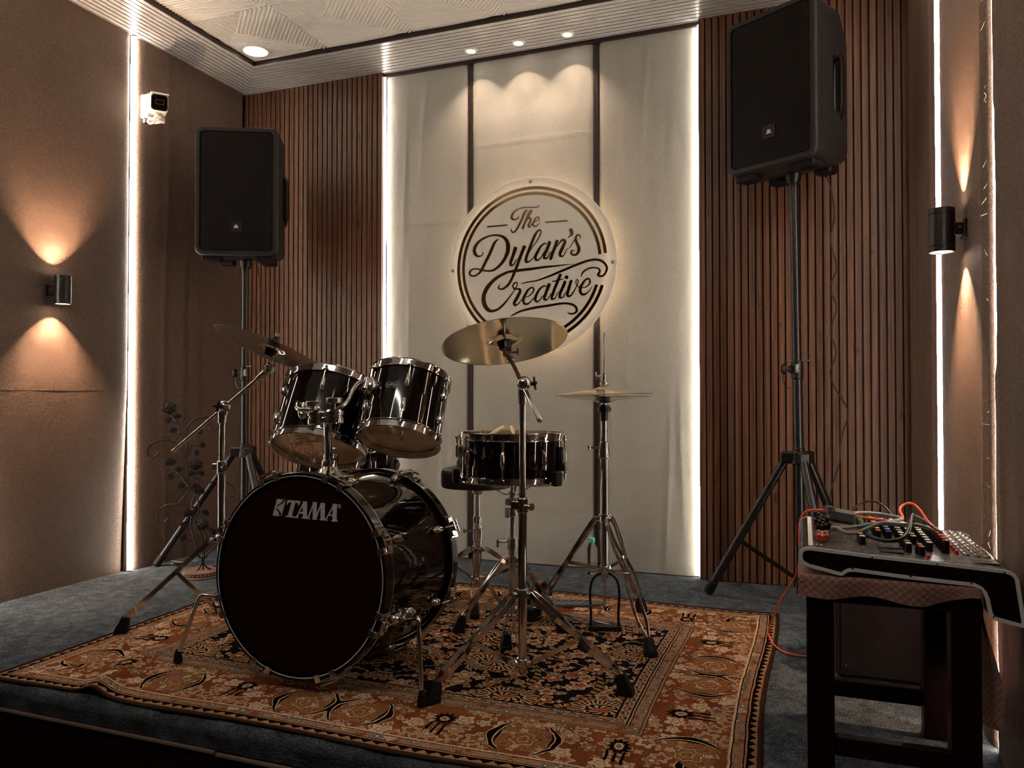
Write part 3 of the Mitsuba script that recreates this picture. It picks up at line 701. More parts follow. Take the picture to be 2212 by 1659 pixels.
# ---- floor tom
FT = A(-1.752, 2.745, 0)
def floor_tom():
    k = 'floor_tom'; r, h, zb = .203, .36, .25; M = np.eye(4); M[:3, 3] = FT + A(0, 0, zb)
    P = [('shell', shell_mesh(r, h - .012).apply_translation((0, 0, .006)), LACQ, 40), ('batter_head', lathe([(0, h - .004), (r - .001, h - .005)], 60), 'mat_coated_head', True), ('resonant_head', lathe([(0, .0045), (r - .001, .0045)], 60), 'mat_clear_head', True),
         ('top_hoop', hoop_mesh(r, h - .012, 1), CHROME, 30), ('bottom_hoop', hoop_mesh(r, .012, -1), CHROME, 30)]
    for i in range(8):
        a = math.radians(10 + i * 45)
        for z0, s, hz in ((h - .062, 1, h - .010), (.062, -1, .010)):
            P.append(('lug', lug_mesh(r + .004, a, z0), CHROME, 40)); P.append(('tension_rod', rod_mesh(r, a, z0 + s * .016, hz + s * .006, r + .0105), CHROME, 30))
    for a in np.radians((-60, 60, 180)):
        n = A(math.cos(a), math.sin(a), 0)
        P.append(('leg', cat(tube(spline([n * (r + .014) + A(0, 0, .27), n * (r + .014) + A(0, 0, -.05), n * (r + .03) + A(0, 0, -.13), n * (r + .045) + A(0, 0, -zb + .03)], 18), .0048, 10), bx(n * (r + .010) + A(0, 0, .13), (.026, .026, .05), .004)), CHROME, 40))
        P.append(('rubber_foot', cylr(n * (r + .045) + A(0, 0, -zb + .007), n * (r + .044) + A(0, 0, -zb + .045), .011, .008, 14, .002), RUBBER, 40))
    put_drum(k, M, P); tag(k, 'black floor tom standing behind the bass drum, mostly hidden by the rack toms', 'drum')
floor_tom()

# ---- bass drum
BC, BRD, BLEN = A(-1.3301, 1.82, .3182), .288, .443
yaw, tilt = .018, .0597
bax = A(math.sin(yaw) * math.cos(tilt), math.cos(yaw) * math.cos(tilt), -math.sin(tilt))
MBD = frame(BC, bax, (1, 0, 0))           # local z runs backward, x to the right; y is then down
def bl(x, up, z): return (MBD @ A(x, -up, z, 1))[:3]
def bass():
    k = 'bass_drum'; R, r, L = BRD, BRD - .014, BLEN
    def local(m, mat, nm, sm=40): return obj(k + '__' + nm, moved(m, MBD), mat, sm)
    local(lathe([(r - .006, .012), (r, .012), (r, L - .012), (r - .006, L - .012)], 120), LACQ, 'shell')
    for z0, z1, nm in ((0, .040, 'front_hoop'), (L - .040, L, 'rear_hoop')):
        local(lathe([(R - .011, z0), (R - .002, z0), (R, z0 + .002), (R, z1 - .002), (R - .002, z1), (R - .011, z1), (R - .011, z0)], 120), HOOPBLK, nm, 30)
        if z0 == 0:
            local(lathe([(R - .0115, -.0006), (R - .0085, -.0012), (R - .0085, .0)], 120), SILVER, nm + '__edge_line', 30)
            local(lathe([(R - .001, .0365), (R + .0012, .0375), (R + .0012, .0405), (R - .001, .041)], 120), CHROME, nm + '__inlay', 30)
        else:
            local(lathe([(R - .001, z0 - .001), (R + .0012, z0), (R + .0012, z0 + .004), (R - .001, z0 + .005)], 120), CHROME, nm + '__inlay', 30)
    head = lathe([(R - .0115, .016), (R - .016, .010), (R - .024, .0085), (0, .0085)][::-1], 120)
    local(head, HEADBLK, 'front_head', 40)
    local(lathe([(0, L - .009), (R - .012, L - .009)], 100), 'mat_coated_head', 'batter_head', True)
    for i in range(8):
        a = math.radians(22.5 + 45 * i); n = A(math.cos(a), -math.sin(a), 0); tg = A(math.sin(a), math.cos(a), 0)
        for z, s, nm in ((0, 1, 'front'), (L, -1, 'rear')):
            feet = [cat(bx((0, o, 0), (.004, .020, .044), .0008)) for o in (-.026, .026)]
            M = frame(n * (R + .003) + A(0, 0, z + s * .018), A(0, 0, s), n)
            claw = cat(*feet, bx((.010, 0, .006), (.014, .030, .010), .003), bx((.0045, 0, .008), (.006, .062, .022), .002), *[bx((-.0085, o, -.0215), (.022, .018, .003), .0006) for o in (-.026, .026)])
            local(moved(claw, M), CHROME, 'claw', 30)
            rod = cat(cylr(n * (R + .014) + A(0, 0, z - s * .004), n * (R + .014) + A(0, 0, z + s * .088), .0032, n=10), cylr(n * (R + .014) - tg * .020 + A(0, 0, z - s * .005), n * (R + .014) + tg * .020 + A(0, 0, z - s * .005), .0030, n=8))
            local(rod, CHROME, 'tension_rod', 40)
            zl = z + s * .100
            lug = cat(bx((0, 0, 0), (.020, .020, .036), .005), ball((-.004, 0, 0), 1, 9, (.012, .012, .026)))
            local(moved(lug, frame(n * (r + .013) + A(0, 0, zl), A(0, 0, 1), n)), CHROME, 'lug', 40)
    # print on the head
    HD = BRD - .024
    def pl(u, v): return (u, v)
    L_ = LOGO
    art = extr(L_, .0005); v = np.asarray(art.vertices).copy(); art.vertices = np.c_[v[:, 0], -v[:, 1], .0083 - v[:, 2]]; art.faces = art.faces
    local(art, SILVER, 'front_head__print', False)
    # small outlined sticker on the shell
    st = Polygon([(-.013, -.006), (-.005, -.006), (-.005, -.002), (.005, -.002), (.005, -.006), (.013, -.006), (.013, .006), (.005, .006), (.005, .003), (-.005, .003), (-.005, .006), (-.013, .006)])
    s2 = extr(st.difference(st.buffer(-.0011)), .0004)
    s2.apply_transform(trimesh.transformations.rotation_matrix(math.pi / 2, (0, 0, 1)))
    local(on_cyl(sub(s2, 1), r + .0004, L - .115, math.radians(-58)), SILVER, 'shell__sticker', False)
    # spurs
    for s, foot, el in ((1, A(-.942, 1.83, .030), A(-.960, 1.842, .236)), (-1, A(-1.795, 1.864, .030), A(-1.712, 1.866, .222))):
        b = bl(s * r * .90, -r * .436, .150); nb = unit(bl(s * .9, -.436, .15) - bl(0, 0, .15))
        brk = cat(at(lathe([(0, -.004), (.030, -.004), (.031, .004), (.024, .010), (.019, .012), (.019, .030), (.015, .034), (0, .034)], 28), b, nb), at(bx((0, 0, .024), (.060, .020, .016), .003), b, nb), at(bx((.034, 0, .024), (.012, .030, .024), .004), b, nb))
        obj(k + '__spur_bracket', brk, CHROME, 35)
        p0 = b + nb * .024 + A(0, -.02, .004); q1, q2 = el + unit(p0 - el) * .022, el + unit(foot - el) * .022
        arc = [q1 * (1 - t) ** 2 + el * 2 * t * (1 - t) + q2 * t * t for t in np.linspace(0, 1, 9)]
        obj(k + '__spur', tube(np.array([p0, (p0 + q1) / 2] + arc + [(q2 + foot) / 2, foot]), .0058, 12), CHROME, True)
        obj(k + '__spur_foot', cat(cylr(foot - A(0, 0, .022), foot + A(0, 0, .012), .014, .010, 16, .002), cylr(foot + A(0, 0, .012), foot + A(0, 0, .018), .0075, n=12)), RUBBER, 40)
    # tom mount: flared base, pole, clamp block
    mb = bl(-.038, r - .003, .190); up = unit(bl(0, 1, .19) - bl(0, 0, .19))
    obj(k + '__mount_base', at(lathe([(.052, -.008), (.056, .0), (.050, .006), (.034, .016), (.024, .028), (.022, .046), (.019, .050), (.019, .066), (0, .066)], 40), mb, up), CHROME, 30)
    obj(k + '__mount_base__wing_bolt', cat(cylr(mb + up * .052, mb + up * .052 + A(.030, -.012, 0), .004), bx(mb + up * .052 + A(.036, -.014, 0), (.006, .010, .026), .002)), CHROME, 30)
    hb = A(-1.322, 1.945, .758)
    obj(k + '__mount_pole', cylr(mb + up * .03, hb + A(.006, 0, -.012), .0125, n=28), CHROME)
    blk = cat(*[at(lathe([(0, -.022), (.024, -.022), (.027, -.018), (.027, -.004), (.024, -.002), (.024, .003), (.028, .005), (.028, .014), (.020, .020), (0, .022)], 32), hb + A(o, 0, dz)) for o, dz in ((-.030, 0), (.030, .004))], bx(hb + A(0, 0, -.008), (.066, .032, .022), .004))
    obj(k + '__clamp_block', blk, CHROME, 30)
    for o, dz in ((-.048, .030), (.042, .040)):
        q = hb + A(o * .8, -.006, dz)
        obj(k + '__clamp_knob', cat(cylr(q - A(0, 0, .018), q + A(0, 0, .004), .0045), cylr(q + A(0, 0, .002), q + A(0, 0, .019), .0235, n=26, ch=.002)), STEEL, 30)
    # arms to the toms
    ea = (MA @ A(.158 * math.cos(-1.0) + .018, .158 * math.sin(-1.0), .130, 1))[:3]
    na = A(-1.500, 2.052, .800); nb2 = A(-1.300, 2.110, .868)
    for nm, tgt, M, r_, mid in (('a', na, MA, .158, A(-1.430, 1.960, .782)), ('b', nb2, MB, .131, A(-1.272, 1.965, .795))):
        st0 = hb + A(-.030 if nm == 'a' else .034, .004, .012)
        obj(k + '__tom_arm', tube(spline([st0, st0 * .5 + mid * .5 + A(0, -.004, .004), mid, tgt * .45 + mid * .55 + A(0, -.004, .004), tgt], 30), .0062, 12), CHROME, True)
        c = (np.linalg.inv(M) @ np.r_[tgt, 1])[:3]; nn = unit(A(c[0], c[1], 0)); rim = (M @ np.r_[nn * r_ + A(0, 0, c[2]), 1])[:3]; out = unit(M[:3, :3] @ nn)
        obj(k + '__tom_clamp', cat(ball(rim + out * .016, 1, 12, (.020, .020, .030), M[:3, 2], out), cylr(rim - out * .001, rim + out * .012, .024, n=24), at(cylr((0, 0, -.02), (0, 0, .02), .009), rim + out * .034, M[:3, 2]), cylr(rim + out * .034, tgt, .0062)), CHROME, 40)
    tag(k, 'large black bass drum with a printed black front head and chrome claws', 'drum')

# lettering of the front head, tenths of a millimetre from the head's middle
_p = dict(para=[[-853,2089],[-538,2083],[-673,1593],[-982,1601]],gapu=[[-614,2087],[-550,2088],[-593,2018],[-670,1955],[-763,1906],[-842,1878],[-839,1910],[-736,1957],[-666,2018]],gapl=[[-882,1819],[-834,1817],[-755,1766],[-685,1681],[-676,1590],[-750,1598],[-753,1659],[-782,1717],[-836,1768]],T=[[-485,2074],[-38,2067],[-54,1997],[-100,1928],[-117,1932],[-111,1979],[-147,2009],[-207,2014],[-308,1660],[-283,1631],[-81,1611],[-85,1584],[-554,1597],[-546,1620],[-483,1629],[-441,1659],[-343,2012],[-404,2014],[-457,1981],[-490,1934],[-505,1940]],A1=[[40,2066],[201,2060],[190,2039],[206,1665],[232,1620],[313,1607],[308,1577],[28,1582],[31,1603],[68,1622],[64,1716],[-51,1721],[-103,1618],[-168,1627],[-141,1663],[56,2020],[44,2037]],A1h=[[51,1914],[-46,1768],[59,1765]],M=[[373,2062],[526,2057],[520,2034],[529,1753],[649,2020],[637,2051],[799,2049],[793,2022],[799,1652],[836,1602],[917,1592],[907,1565],[626,1566],[630,1586],[666,1609],[651,1922],[541,1637],[541,1573],[390,1573],[396,1594],[406,1606],[393,1897],[274,1622],[225,1619],[390,2013],[375,2036]],A2=[[1037,2046],[1196,2042],[1187,2013],[1196,1628],[1230,1578],[1224,1555],[1020,1560],[1025,1581],[1060,1603],[1056,1701],[928,1705],[871,1598],[822,1595],[1056,2006],[1041,2023]],A2h=[[1050,1908],[957,1750],[1058,1747]],Rc=[[1266,1984],[1323,1984]])
_q = {k: Polygon([(a * 1e-4, b * 1e-4) for a, b in v]).buffer(0) for k, v in _p.items() if len(v) > 2}
_mark = _q['para'].difference(_q['gapu']).difference(_q['gapl'])
_mark = unary_union([g.difference(g.buffer(-.0013).difference(g.buffer(-.0020))) for g in getattr(_mark, 'geoms', [_mark])])
_rc = Point(.1266, .1984)
LOGO = unary_union([_mark, _q['T'], _q['A1'].difference(_q['A1h']), _q['M'], _q['A2'].difference(_q['A2h']), _rc.buffer(.0057).difference(_rc.buffer(.0046)),
                    unary_union([LineString([(.1250, .1957), (.1250, .2012), (.1272, .2012), (.1284, .2000), (.1272, .1988), (.1250, .1988)]), LineString([(.1268, .1988), (.1284, .1957)])]).buffer(.0005)])
bass()
# ------------------------------------------------------------------ cymbals and their stands
def cymbal_mesh(r, bow=.055, bell_r=.055, bell_h=.020, t=.0012):
    q = np.r_[np.linspace(.006, bell_r, 12), np.linspace(bell_r, r, 26)[1:]]
    def z(a): return np.where(a < bell_r, -bell_h * (a / bell_r) ** 2.4 + bell_h, 0) - bow * (np.clip(a - bell_r, 0, None) / (r - bell_r)) ** 1.7 * (r - bell_r)
    up = [(a, float(zz)) for a, zz in zip(q, z(q))]; dn = [(a, zz - t) for a, zz in up]
    pr = dn + up[::-1]
    m = lathe(pr, 110)
    return m
def cymbal(key, c, n, r, label, cat_='cymbal', flip=False, **kw):
    m = cymbal_mesh(r, **kw)
    if flip: m = moved(m, np.diag([1, -1, -1, 1.0]))
    rad = np.hypot(m.vertices[:, 0], m.vertices[:, 1])
    obj(key, at(m, c, n), BRASS, True, uv=np.c_[rad, rad * 0])
    tag(key, label, cat_)
def leg_pair(top, mid, foot, side, gap=.011, spread=.016, w=.015, t=.0026):
    """a double-braced leg: two flat bars that part, pinch at mid and meet at the foot"""
    top, mid, foot = A(*top), A(*mid), A(*foot); bars = []
    d = unit(foot - top); up = unit(np.cross(side, d)); out = []
    for s in (-1, 1):
        pts = [top + side * s * gap * .8, top * .88 + mid * .12 + side * s * spread, top * .45 + mid * .55 + side * s * spread, top * .12 + mid * .88 + side * s * gap * .75,
               mid + side * s * .0065, mid * .86 + foot * .14 + side * s * gap * .9, mid * .72 + foot * .28 + side * s * spread, mid * .25 + foot * .75 + side * s * spread, foot + side * s * .0035]
        out.append(ribbon(np.array(pts), w, t, up))
    return cat(*out)
def foot_mesh(p, d):
    """rubber shoe: p on the ground, d the leg's direction upward"""
    d = unit(d); p = A(*p)
    rings = []
    for s, a, b in ((0, .017, .021), (.012, .0175, .0215), (.016, .0155, .0195), (.027, .016, .019), (.031, .0145, .0175), (.045, .0135, .0155), (.056, .011, .0125)):
        c = p + A(0, 0, .001) + (d * .35 + A(0, 0, .65) if s < .02 else d) * s
        M = frame(c, A(0, 0, 1) * (1 - min(1, s / .03)) + d * min(1, s / .03) + 1e-6, d - A(0, 0, d[2]) + A(1e-4, 0, 0))
        rr = rrect(2 * b, 2 * a, .006, 3); rings.append((M @ np.c_[rr, rr * 0, np.ones(len(rr))][:, [0, 1, 2, 4]].T).T[:, :3])
    return loft(rings)
def tripod(key, ctr, hub_z, low_z, feet, pole_r=.0125, pole_to=None, midf=.55, lean=None):
    c = A(*ctr, 0); ln = A(0, 0, 0) if lean is None else lean
    hub, low = c + A(0, 0, hub_z), c + A(0, 0, low_z)
    obj(key + '__hub', cat(cylr(hub - A(0, 0, .013), hub + A(0, 0, .013), pole_r + .006, n=28, ch=.002), *[bx(hub + unit(A(f[0], f[1], 0) - c) * (pole_r + .010) - A(0, 0, .004), (.020, .020, .016), .003) for f in feet]), CHROME, 30)
    obj(key + '__collar', cat(cylr(low - A(0, 0, .012), low + A(0, 0, .012), pole_r + .005, n=28, ch=.002), *[bx(low + unit(A(f[0], f[1], 0) - c) * (pole_r + .009), (.018, .018, .014), .003) for f in feet]), CHROME, 30)
    for f in feet:
        f = A(*f, .0045); rad = unit(A(f[0], f[1], 0) - c); side = A(-rad[1], rad[0], 0)
        top = hub + rad * (pole_r + .016); ft = f + A(0, 0, .050) - rad * .014
        mid = top * (1 - midf) + ft * midf
        lg = obj(key + '__leg', leg_pair(top, mid, ft, side), CHROME, False)
        obj(lg + '__rubber_foot', foot_mesh(f, ft - f), RUBBER, 35)
        a, b = mid + A(0, 0, -.004), low + rad * (pole_r + .012)
        obj(lg + '__brace', ribbon(np.array([a, b]), .013, .0028, unit(np.cross(side, unit(b - a)))), CHROME, False)
        obj(lg + '__pivot', cylr(mid - side * .012, mid + side * .012, .0042, n=12), STEEL, 30)
    obj(key + '__lower_tube', cylr(c + A(0, 0, max(.02, low_z - .03)), c + A(0, 0, pole_to or hub_z + .2), pole_r, n=32), CHROME)
def boom_top(key, joint, lower_end, tilter, cym_c, cym_n, ptop, pole_c):
    """tube, boom clamp, boom rod and cymbal tilter"""
    joint, lower_end, tilter, cc, n = [A(*v) for v in (joint, lower_end, tilter, cym_c, cym_n)]; n = unit(n)
    obj(key + '__upper_tube', cylr(A(*pole_c, ptop - .02), A(*pole_c, joint[2] - .012), .0100, n=28), CHROME)
    obj(key + '__height_clamp', cat(cylr(A(*pole_c, ptop - .022), A(*pole_c, ptop + .022), .0168, n=28, ch=.003), bx(A(pole_c[0] - .020, pole_c[1] - .008, ptop), (.022, .016, .026), .003), cylr(A(pole_c[0] + .012, pole_c[1] - .014, ptop), A(pole_c[0] + .034, pole_c[1] - .026, ptop), .0042), cylr(A(pole_c[0] + .034, pole_c[1] - .026, ptop), A(pole_c[0] + .039, pole_c[1] - .029, ptop), .0105, n=18)), CHROME, 30)
    obj(key + '__boom_socket', cylr(A(*pole_c, joint[2] - .060), A(*pole_c, joint[2] - .016), .0135, .0155, 28, .002), CHROME, 30)
    d = unit(tilter - lower_end)
    obj(key + '__boom_clamp', cat(ball(joint, .0215, 14), cylr(joint - A(0, 0, .03), joint, .012)), CHROME, 40)
    w = unit(np.cross(d, A(0, 0, 1))); w = w if w @ A(1, -.45, 0) > 0 else -w
    obj(key + '__wing_nut', cat(cylr(joint + w * .015, joint + w * .034, .006, n=14), at(extr(Polygon([(-.019, .012), (-.007, .0), (-.019, -.010), (-.010, -.013), (.0, -.006), (.010, -.013), (.019, -.010), (.007, .0), (.019, .012), (.009, .012), (0, .006), (-.009, .012)]), .005), joint + w * .030, w, d)), BLACK, 30)
    obj(key + '__boom_rod', cat(cylr(lower_end, tilter - d * .03, .0068, n=24), cylr(lower_end - d * .012, lower_end + d * .004, .0074, n=24, ch=.002), cylr(tilter - d * .062, tilter - d * .012, .0098, .0115, 24, .002)), CHROME)
    top = cc - n * .030
    obj(key + '__tilter', cat(cylr(tilter - w * .011, tilter + w * .011, .0155, n=24, ch=.002), cylr(tilter, top * .45 + tilter * .55, .0095, .0080, 20), at(cylr((0, 0, 0), (0, 0, .026), .004), tilter + w * .008, w), bx(tilter + w * .034, (.006, .006, .028), .002)), CHROME, 35)
    obj(key + '__cymbal_rod', cat(cylr(tilter, cc + n * .052, .0042, n=14), cylr(cc + n * .046, cc + n * .058, .0068, n=8)), CHROME, 30)
    obj(key + '__cup_felt', cat(cylr(cc - n * .032, cc - n * .004, .0185, .0250, 24, .002), cylr(cc + n * .022, cc + n * .030, .021, .018, 24, .002), cylr(cc + n * .030, cc + n * .044, .009, n=18)), RUBBER, 35)

# crash stand in front, its boom pointing back
CR_C, CR_N = A(-.894, 2.304, 1.000), unit((-.219, .229, .948))
tripod('cymbal_stand', (-.763, 2.112), .252, .052, [(-.930, 1.861), (-.456, 2.097), (-.904, 2.345)], pole_r=.0128, pole_to=.50)
boom_top('cymbal_stand', (-.760, 2.116, .858), (-.672, 1.992, .760), (-.868, 2.262, .958), CR_C, CR_N, .505, (-.763, 2.112))
tag('cymbal_stand', 'chrome boom cymbal stand in front of the snare drum, its three legs on the rug', 'cymbal stand')
cymbal('crash_cymbal', CR_C, CR_N, .203, 'crash cymbal tilted in front of the round white sign')
# crash stand left of the bass drum
CL_C, CL_N = A(-1.750, 2.243, .991), unit((.233, .323, .917))
tripod('cymbal_stand_001', (-1.935, 2.210), .318, .075, [(-2.206, 2.031), (-1.655, 2.075), (-1.955, 2.535)], pole_r=.0128, pole_to=.565, midf=.42)
boom_top('cymbal_stand_001', (-1.925, 2.208, .785), (-2.133, 2.192, .626), (-1.742, 2.225, .918), CL_C, CL_N, .57, (-1.935, 2.210))
tag('cymbal_stand_001', 'chrome boom cymbal stand left of the bass drum, beside the iron rose ornament', 'cymbal stand')
cymbal('crash_cymbal_001', CL_C, CL_N, .203, 'crash cymbal tilted above the left rack tom, seen from below at a shallow angle')

# ---- hi-hat
HC = (-.655, 2.660); HZ = .824
tripod('hi_hat_stand', HC, .395, .215, [(-.453, 2.438), (-.577, 2.925), (-.925, 2.690)], pole_r=.0135, pole_to=.66, midf=.48)
c = A(*HC, 0)
obj('hi_hat_stand__upper_tube', cylr(c + A(0, 0, .62), c + A(0, 0, .795), .0112, n=28), CHROME)
obj('hi_hat_stand__height_clamp', cat(cylr(c + A(0, 0, .600), c + A(0, 0, .665), .0205, .0155, 28, .006), cylr(c + A(-.015, 0, .640), c + A(-.045, -.01, .640), .0045), bx(c + A(-.052, -.012, .640), (.008, .010, .018), .003)), CHROME, 30)
obj('hi_hat_stand__cup', cat(cylr(c + A(0, 0, .735), c + A(0, 0, .766), .0125, .0150, 24), cylr(c + A(0, 0, .766), c + A(0, 0, .782), .0235, .0245, 28, .002), cylr(c + A(0, 0, .782), c + A(0, 0, .790), .019, n=24)), BLACK, 30)
obj('hi_hat_stand__pull_rod', cat(cylr(c + A(0, 0, .70), c + A(0, 0, 1.043), .0034, n=12), ball(c + A(0, 0, 1.043), .0034, 8)), CHROME)
obj('hi_hat_stand__clutch', cat(cylr(c + A(0, 0, .860), c + A(0, 0, .871), .0155, n=22, ch=.002), cylr(c + A(0, 0, .871), c + A(0, 0, .902), .0085, n=18, ch=.001), cylr(c + A(-.008, 0, .892), c + A(-.024, -.004, .892), .0035), at(extr(Polygon([(-.013, .004), (0, .001), (.013, .004), (.013, .008), (-.013, .008)]).buffer(.002), .004), c + A(-.026, -.004, .892), (-1, -.2, 0), (0, 0, 1))), STEEL, 30)
cymbal('hi_hat_cymbal', c + A(0, 0, HZ + .021), (-.026, 0, 1), .170, 'upper hi-hat cymbal, bell upward, on the hi-hat stand', bow=.135, bell_r=.042, bell_h=.010)
cymbal('hi_hat_cymbal_001', c + A(0, 0, HZ - .018), (0, 0, 1), .170, 'lower hi-hat cymbal, bell downward, just under the upper one', flip=True, bow=.115, bell_r=.042, bell_h=.010)
# pedal frame, chain, footboard
fx = unit(A(.955, .30, 0)); fy = A(-fx[1], fx[0], 0)
fr = [c + fx * s * .050 + A(0, 0, z) for s, z in ((-1, .012), (-1, .10), (-.98, .155), (-.75, .185), (-.3, .200), (.3, .200), (.75, .185), (.98, .155), (1, .10), (1, .012))]
obj('hi_hat_stand__pedal_frame', cat(ribbon(spline(fr, 40), .016, .008, fy), at(extr(Polygon([(-.058, -.030), (.058, -.030), (.058, .018), (.030, .030), (-.030, .030), (-.058, .018)]), .013), c + A(0, 0, .0075), (0, 0, 1), fx)), BLACK, 30)
for i in range(11):
    q = c + A(0, 0, .184 - i * .0100)
    obj('hi_hat_stand__chain_link', cat(*[at(extr(Polygon(rrect(.0095, .0125, .004, 3)), .0012), q + fx * s * .0046, fx, A(0, 1, 0)) for s in (-1, 1)], cylr(q - fx * .0062, q + fx * .0062, .0036, n=8)), STEEL, 30)
bd = unit(A(-.80, -.60, 0)) if False else unit(A(-.93, .10, 0)); bs = A(-bd[1], bd[0], 0)
fb = [c + bd * .005 + A(0, 0, .088), c + bd * .26 + A(0, 0, .062)]
def board():
    o = Polygon([(0, -.020), (.05, -.040), (.18, -.046), (.245, -.040), (.262, 0), (.245, .040), (.18, .046), (.05, .040), (0, .020)])
    slots = unary_union([sbox(.06 + i * .028, -.026, .074 + i * .028, .026) for i in range(6)])
    m = cat(extr(o, .006), extr(o.buffer(-.004).difference(slots.buffer(.002)), .0085))
    return at(m, fb[0], np.cross(unit(fb[1] - fb[0]), bs) * (1 if np.cross(unit(fb[1] - fb[0]), bs)[2] > 0 else -1), fb[1] - fb[0])
obj('hi_hat_stand__footboard', board(), principled('mat_footboard', (.20, .20, .19), .35, .8, .5), 30)
obj('hi_hat_stand__heel_block', cat(bx(c + bd * .275 + A(0, 0, .030), (.04, .09, .05), .006), cylr(c + bd * .275 + A(0, -.02, .008), c + bd * .275 + A(0, -.02, .02), .02)), RUBBER, 35)
for s in (-1, 1):
    obj('hi_hat_stand__radius_rod', tube(np.array([c + fx * s * .052 + A(0, 0, .014), c + bd * .265 + bs * s * .030 + A(0, 0, .056)]), .0026, 8), STEEL, True)
tag('hi_hat_stand', 'chrome hi-hat stand with pedal frame and chain, right of the snare drum', 'hi-hat stand')

# ---- snare stand
SC = (SN[0], SN[1])
tripod('snare_stand', SC, .250, .075, [(-1.122, 2.452), (-.782, 2.578), (-1.02, 2.88)], pole_r=.0125, pole_to=.30, midf=.4)
s0 = A(*SC, 0)
obj('snare_stand__height_clamp', cat(cylr(s0 + A(0, 0, .285), s0 + A(0, 0, .325), .0175, n=24, ch=.003), cylr(s0 + A(-.012, -.01, .312), s0 + A(-.04, -.02, .312), .0045), bx(s0 + A(-.045, -.022, .305), (.010, .012, .028), .003)), CHROME, 30)
obj('snare_stand__upper_tube', cat(cylr(s0 + A(0, 0, .30), s0 + A(0, 0, .415), .0098, n=24), cylr(s0 + A(0, 0, .40), s0 + A(0, 0, .428), .0155, n=20, ch=.002), bx(s0 + A(-.016, -.004, .412), (.012, .016, .034), .002)), CHROME, 30)
obj('snare_stand__adjuster_ring', cylr(s0 + A(0, 0, .440), s0 + A(0, 0, .460), .0245, n=40, ch=.002), 'mat_grey_plastic', 30)
principled('mat_grey_plastic', (.20, .20, .19), .45, 0, .4)
obj('snare_stand__basket_post', cat(cylr(s0 + A(0, 0, .42), s0 + A(0, 0, .525), .0072, n=20), cylr(s0 + A(0, 0, .465), s0 + A(0, 0, .485), .013, n=22, ch=.002), cylr(s0 + A(0, 0, .512), s0 + A(0, 0, .527), .015, n=22, ch=.002)), CHROME, 30)
for a in (-20, 100, 212):
    a = math.radians(a); n = A(math.cos(a), math.sin(a), 0); tg = A(-n[1], n[0], 0)
    pts = [s0 + n * .014 + A(0, 0, .520), s0 + n * .085 + A(0, 0, .519), s0 + n * .155 + A(0, 0, .524), s0 + n * .188 + A(0, 0, .530)]
    arm = obj('snare_stand__basket_arm', cat(ribbon(spline(pts, 16), .018, .0032, A(0, 0, 1)), ribbon(np.array([s0 + n * .012 + A(0, 0, .476), s0 + n * .030 + A(0, 0, .478), s0 + n * .082 + A(0, 0, .512)]), .013, .003, tg), cylr(s0 + n * .082 - tg * .007 + A(0, 0, .514), s0 + n * .082 + tg * .007 + A(0, 0, .514), .005)), CHROME, False)
    obj(arm + '__rubber_grip', cat(at(bx((0, 0, 0), (.024, .036, .050), .005), s0 + n * .198 + A(0, 0, .545), (0, 0, 1), n)), RUBBER, 35)
tag('snare_stand', 'chrome basket stand carrying the snare drum, with a grey adjuster ring', 'snare stand')

# ---- drummer's stool
TC = A(-1.235, 2.885, 0)
tripod('drum_throne', (TC[0], TC[1]), .205, .085, [(-1.135, 2.625), (-.985, 3.02), (-1.50, 2.97)], pole_r=.0150, pole_to=.30, midf=.5)
rr = rrect(.285, .285, .12, 8)
obj('drum_throne__seat', loft([np.c_[rr * s, rr[:, 0] * 0 + z] + TC for z, s in ((.455, .93), (.458, .98), (.466, 1), (.515, 1), (.527, .97), (.532, .88), (.533, .5))]), principled('mat_vinyl', (.010, .006, .006), .42, 0, .45), 40)
obj('drum_throne__seat_plate', cat(cylr(TC + A(0, 0, .424), TC + A(0, 0, .446), .017, .026, 24, .002), cylr(TC + A(0, 0, .446), TC + A(0, 0, .456), .07, n=28, ch=.002)), CHROME, 30)
rod = cat(cylr(TC + A(0, 0, .28), TC + A(0, 0, .43), .0088, n=20), *[cylr(TC + A(0, 0, .335 + i * .0045), TC + A(0, 0, .3372 + i * .0045), .0112, n=20) for i in range(19)])
obj('drum_throne__threaded_rod', rod, CHROME, 30)
obj('drum_throne__height_clamp', cat(cylr(TC + A(0, 0, .285), TC + A(0, 0, .300), .018, n=26), cylr(TC + A(0, 0, .235), TC + A(0, 0, .288), .0185, .0195, 26, .003), cylr(TC + A(0, 0, .305), TC + A(0, 0, .335), .0175, n=26, ch=.002), cylr(TC + A(-.018, -.005, .275), TC + A(-.05, -.012, .275), .004), bx(TC + A(-.054, -.013, .276), (.008, .010, .020), .003)), CHROME, 30)
tag('drum_throne', 'low drum stool with black padded seat on a threaded chrome post, behind the snare', 'stool')
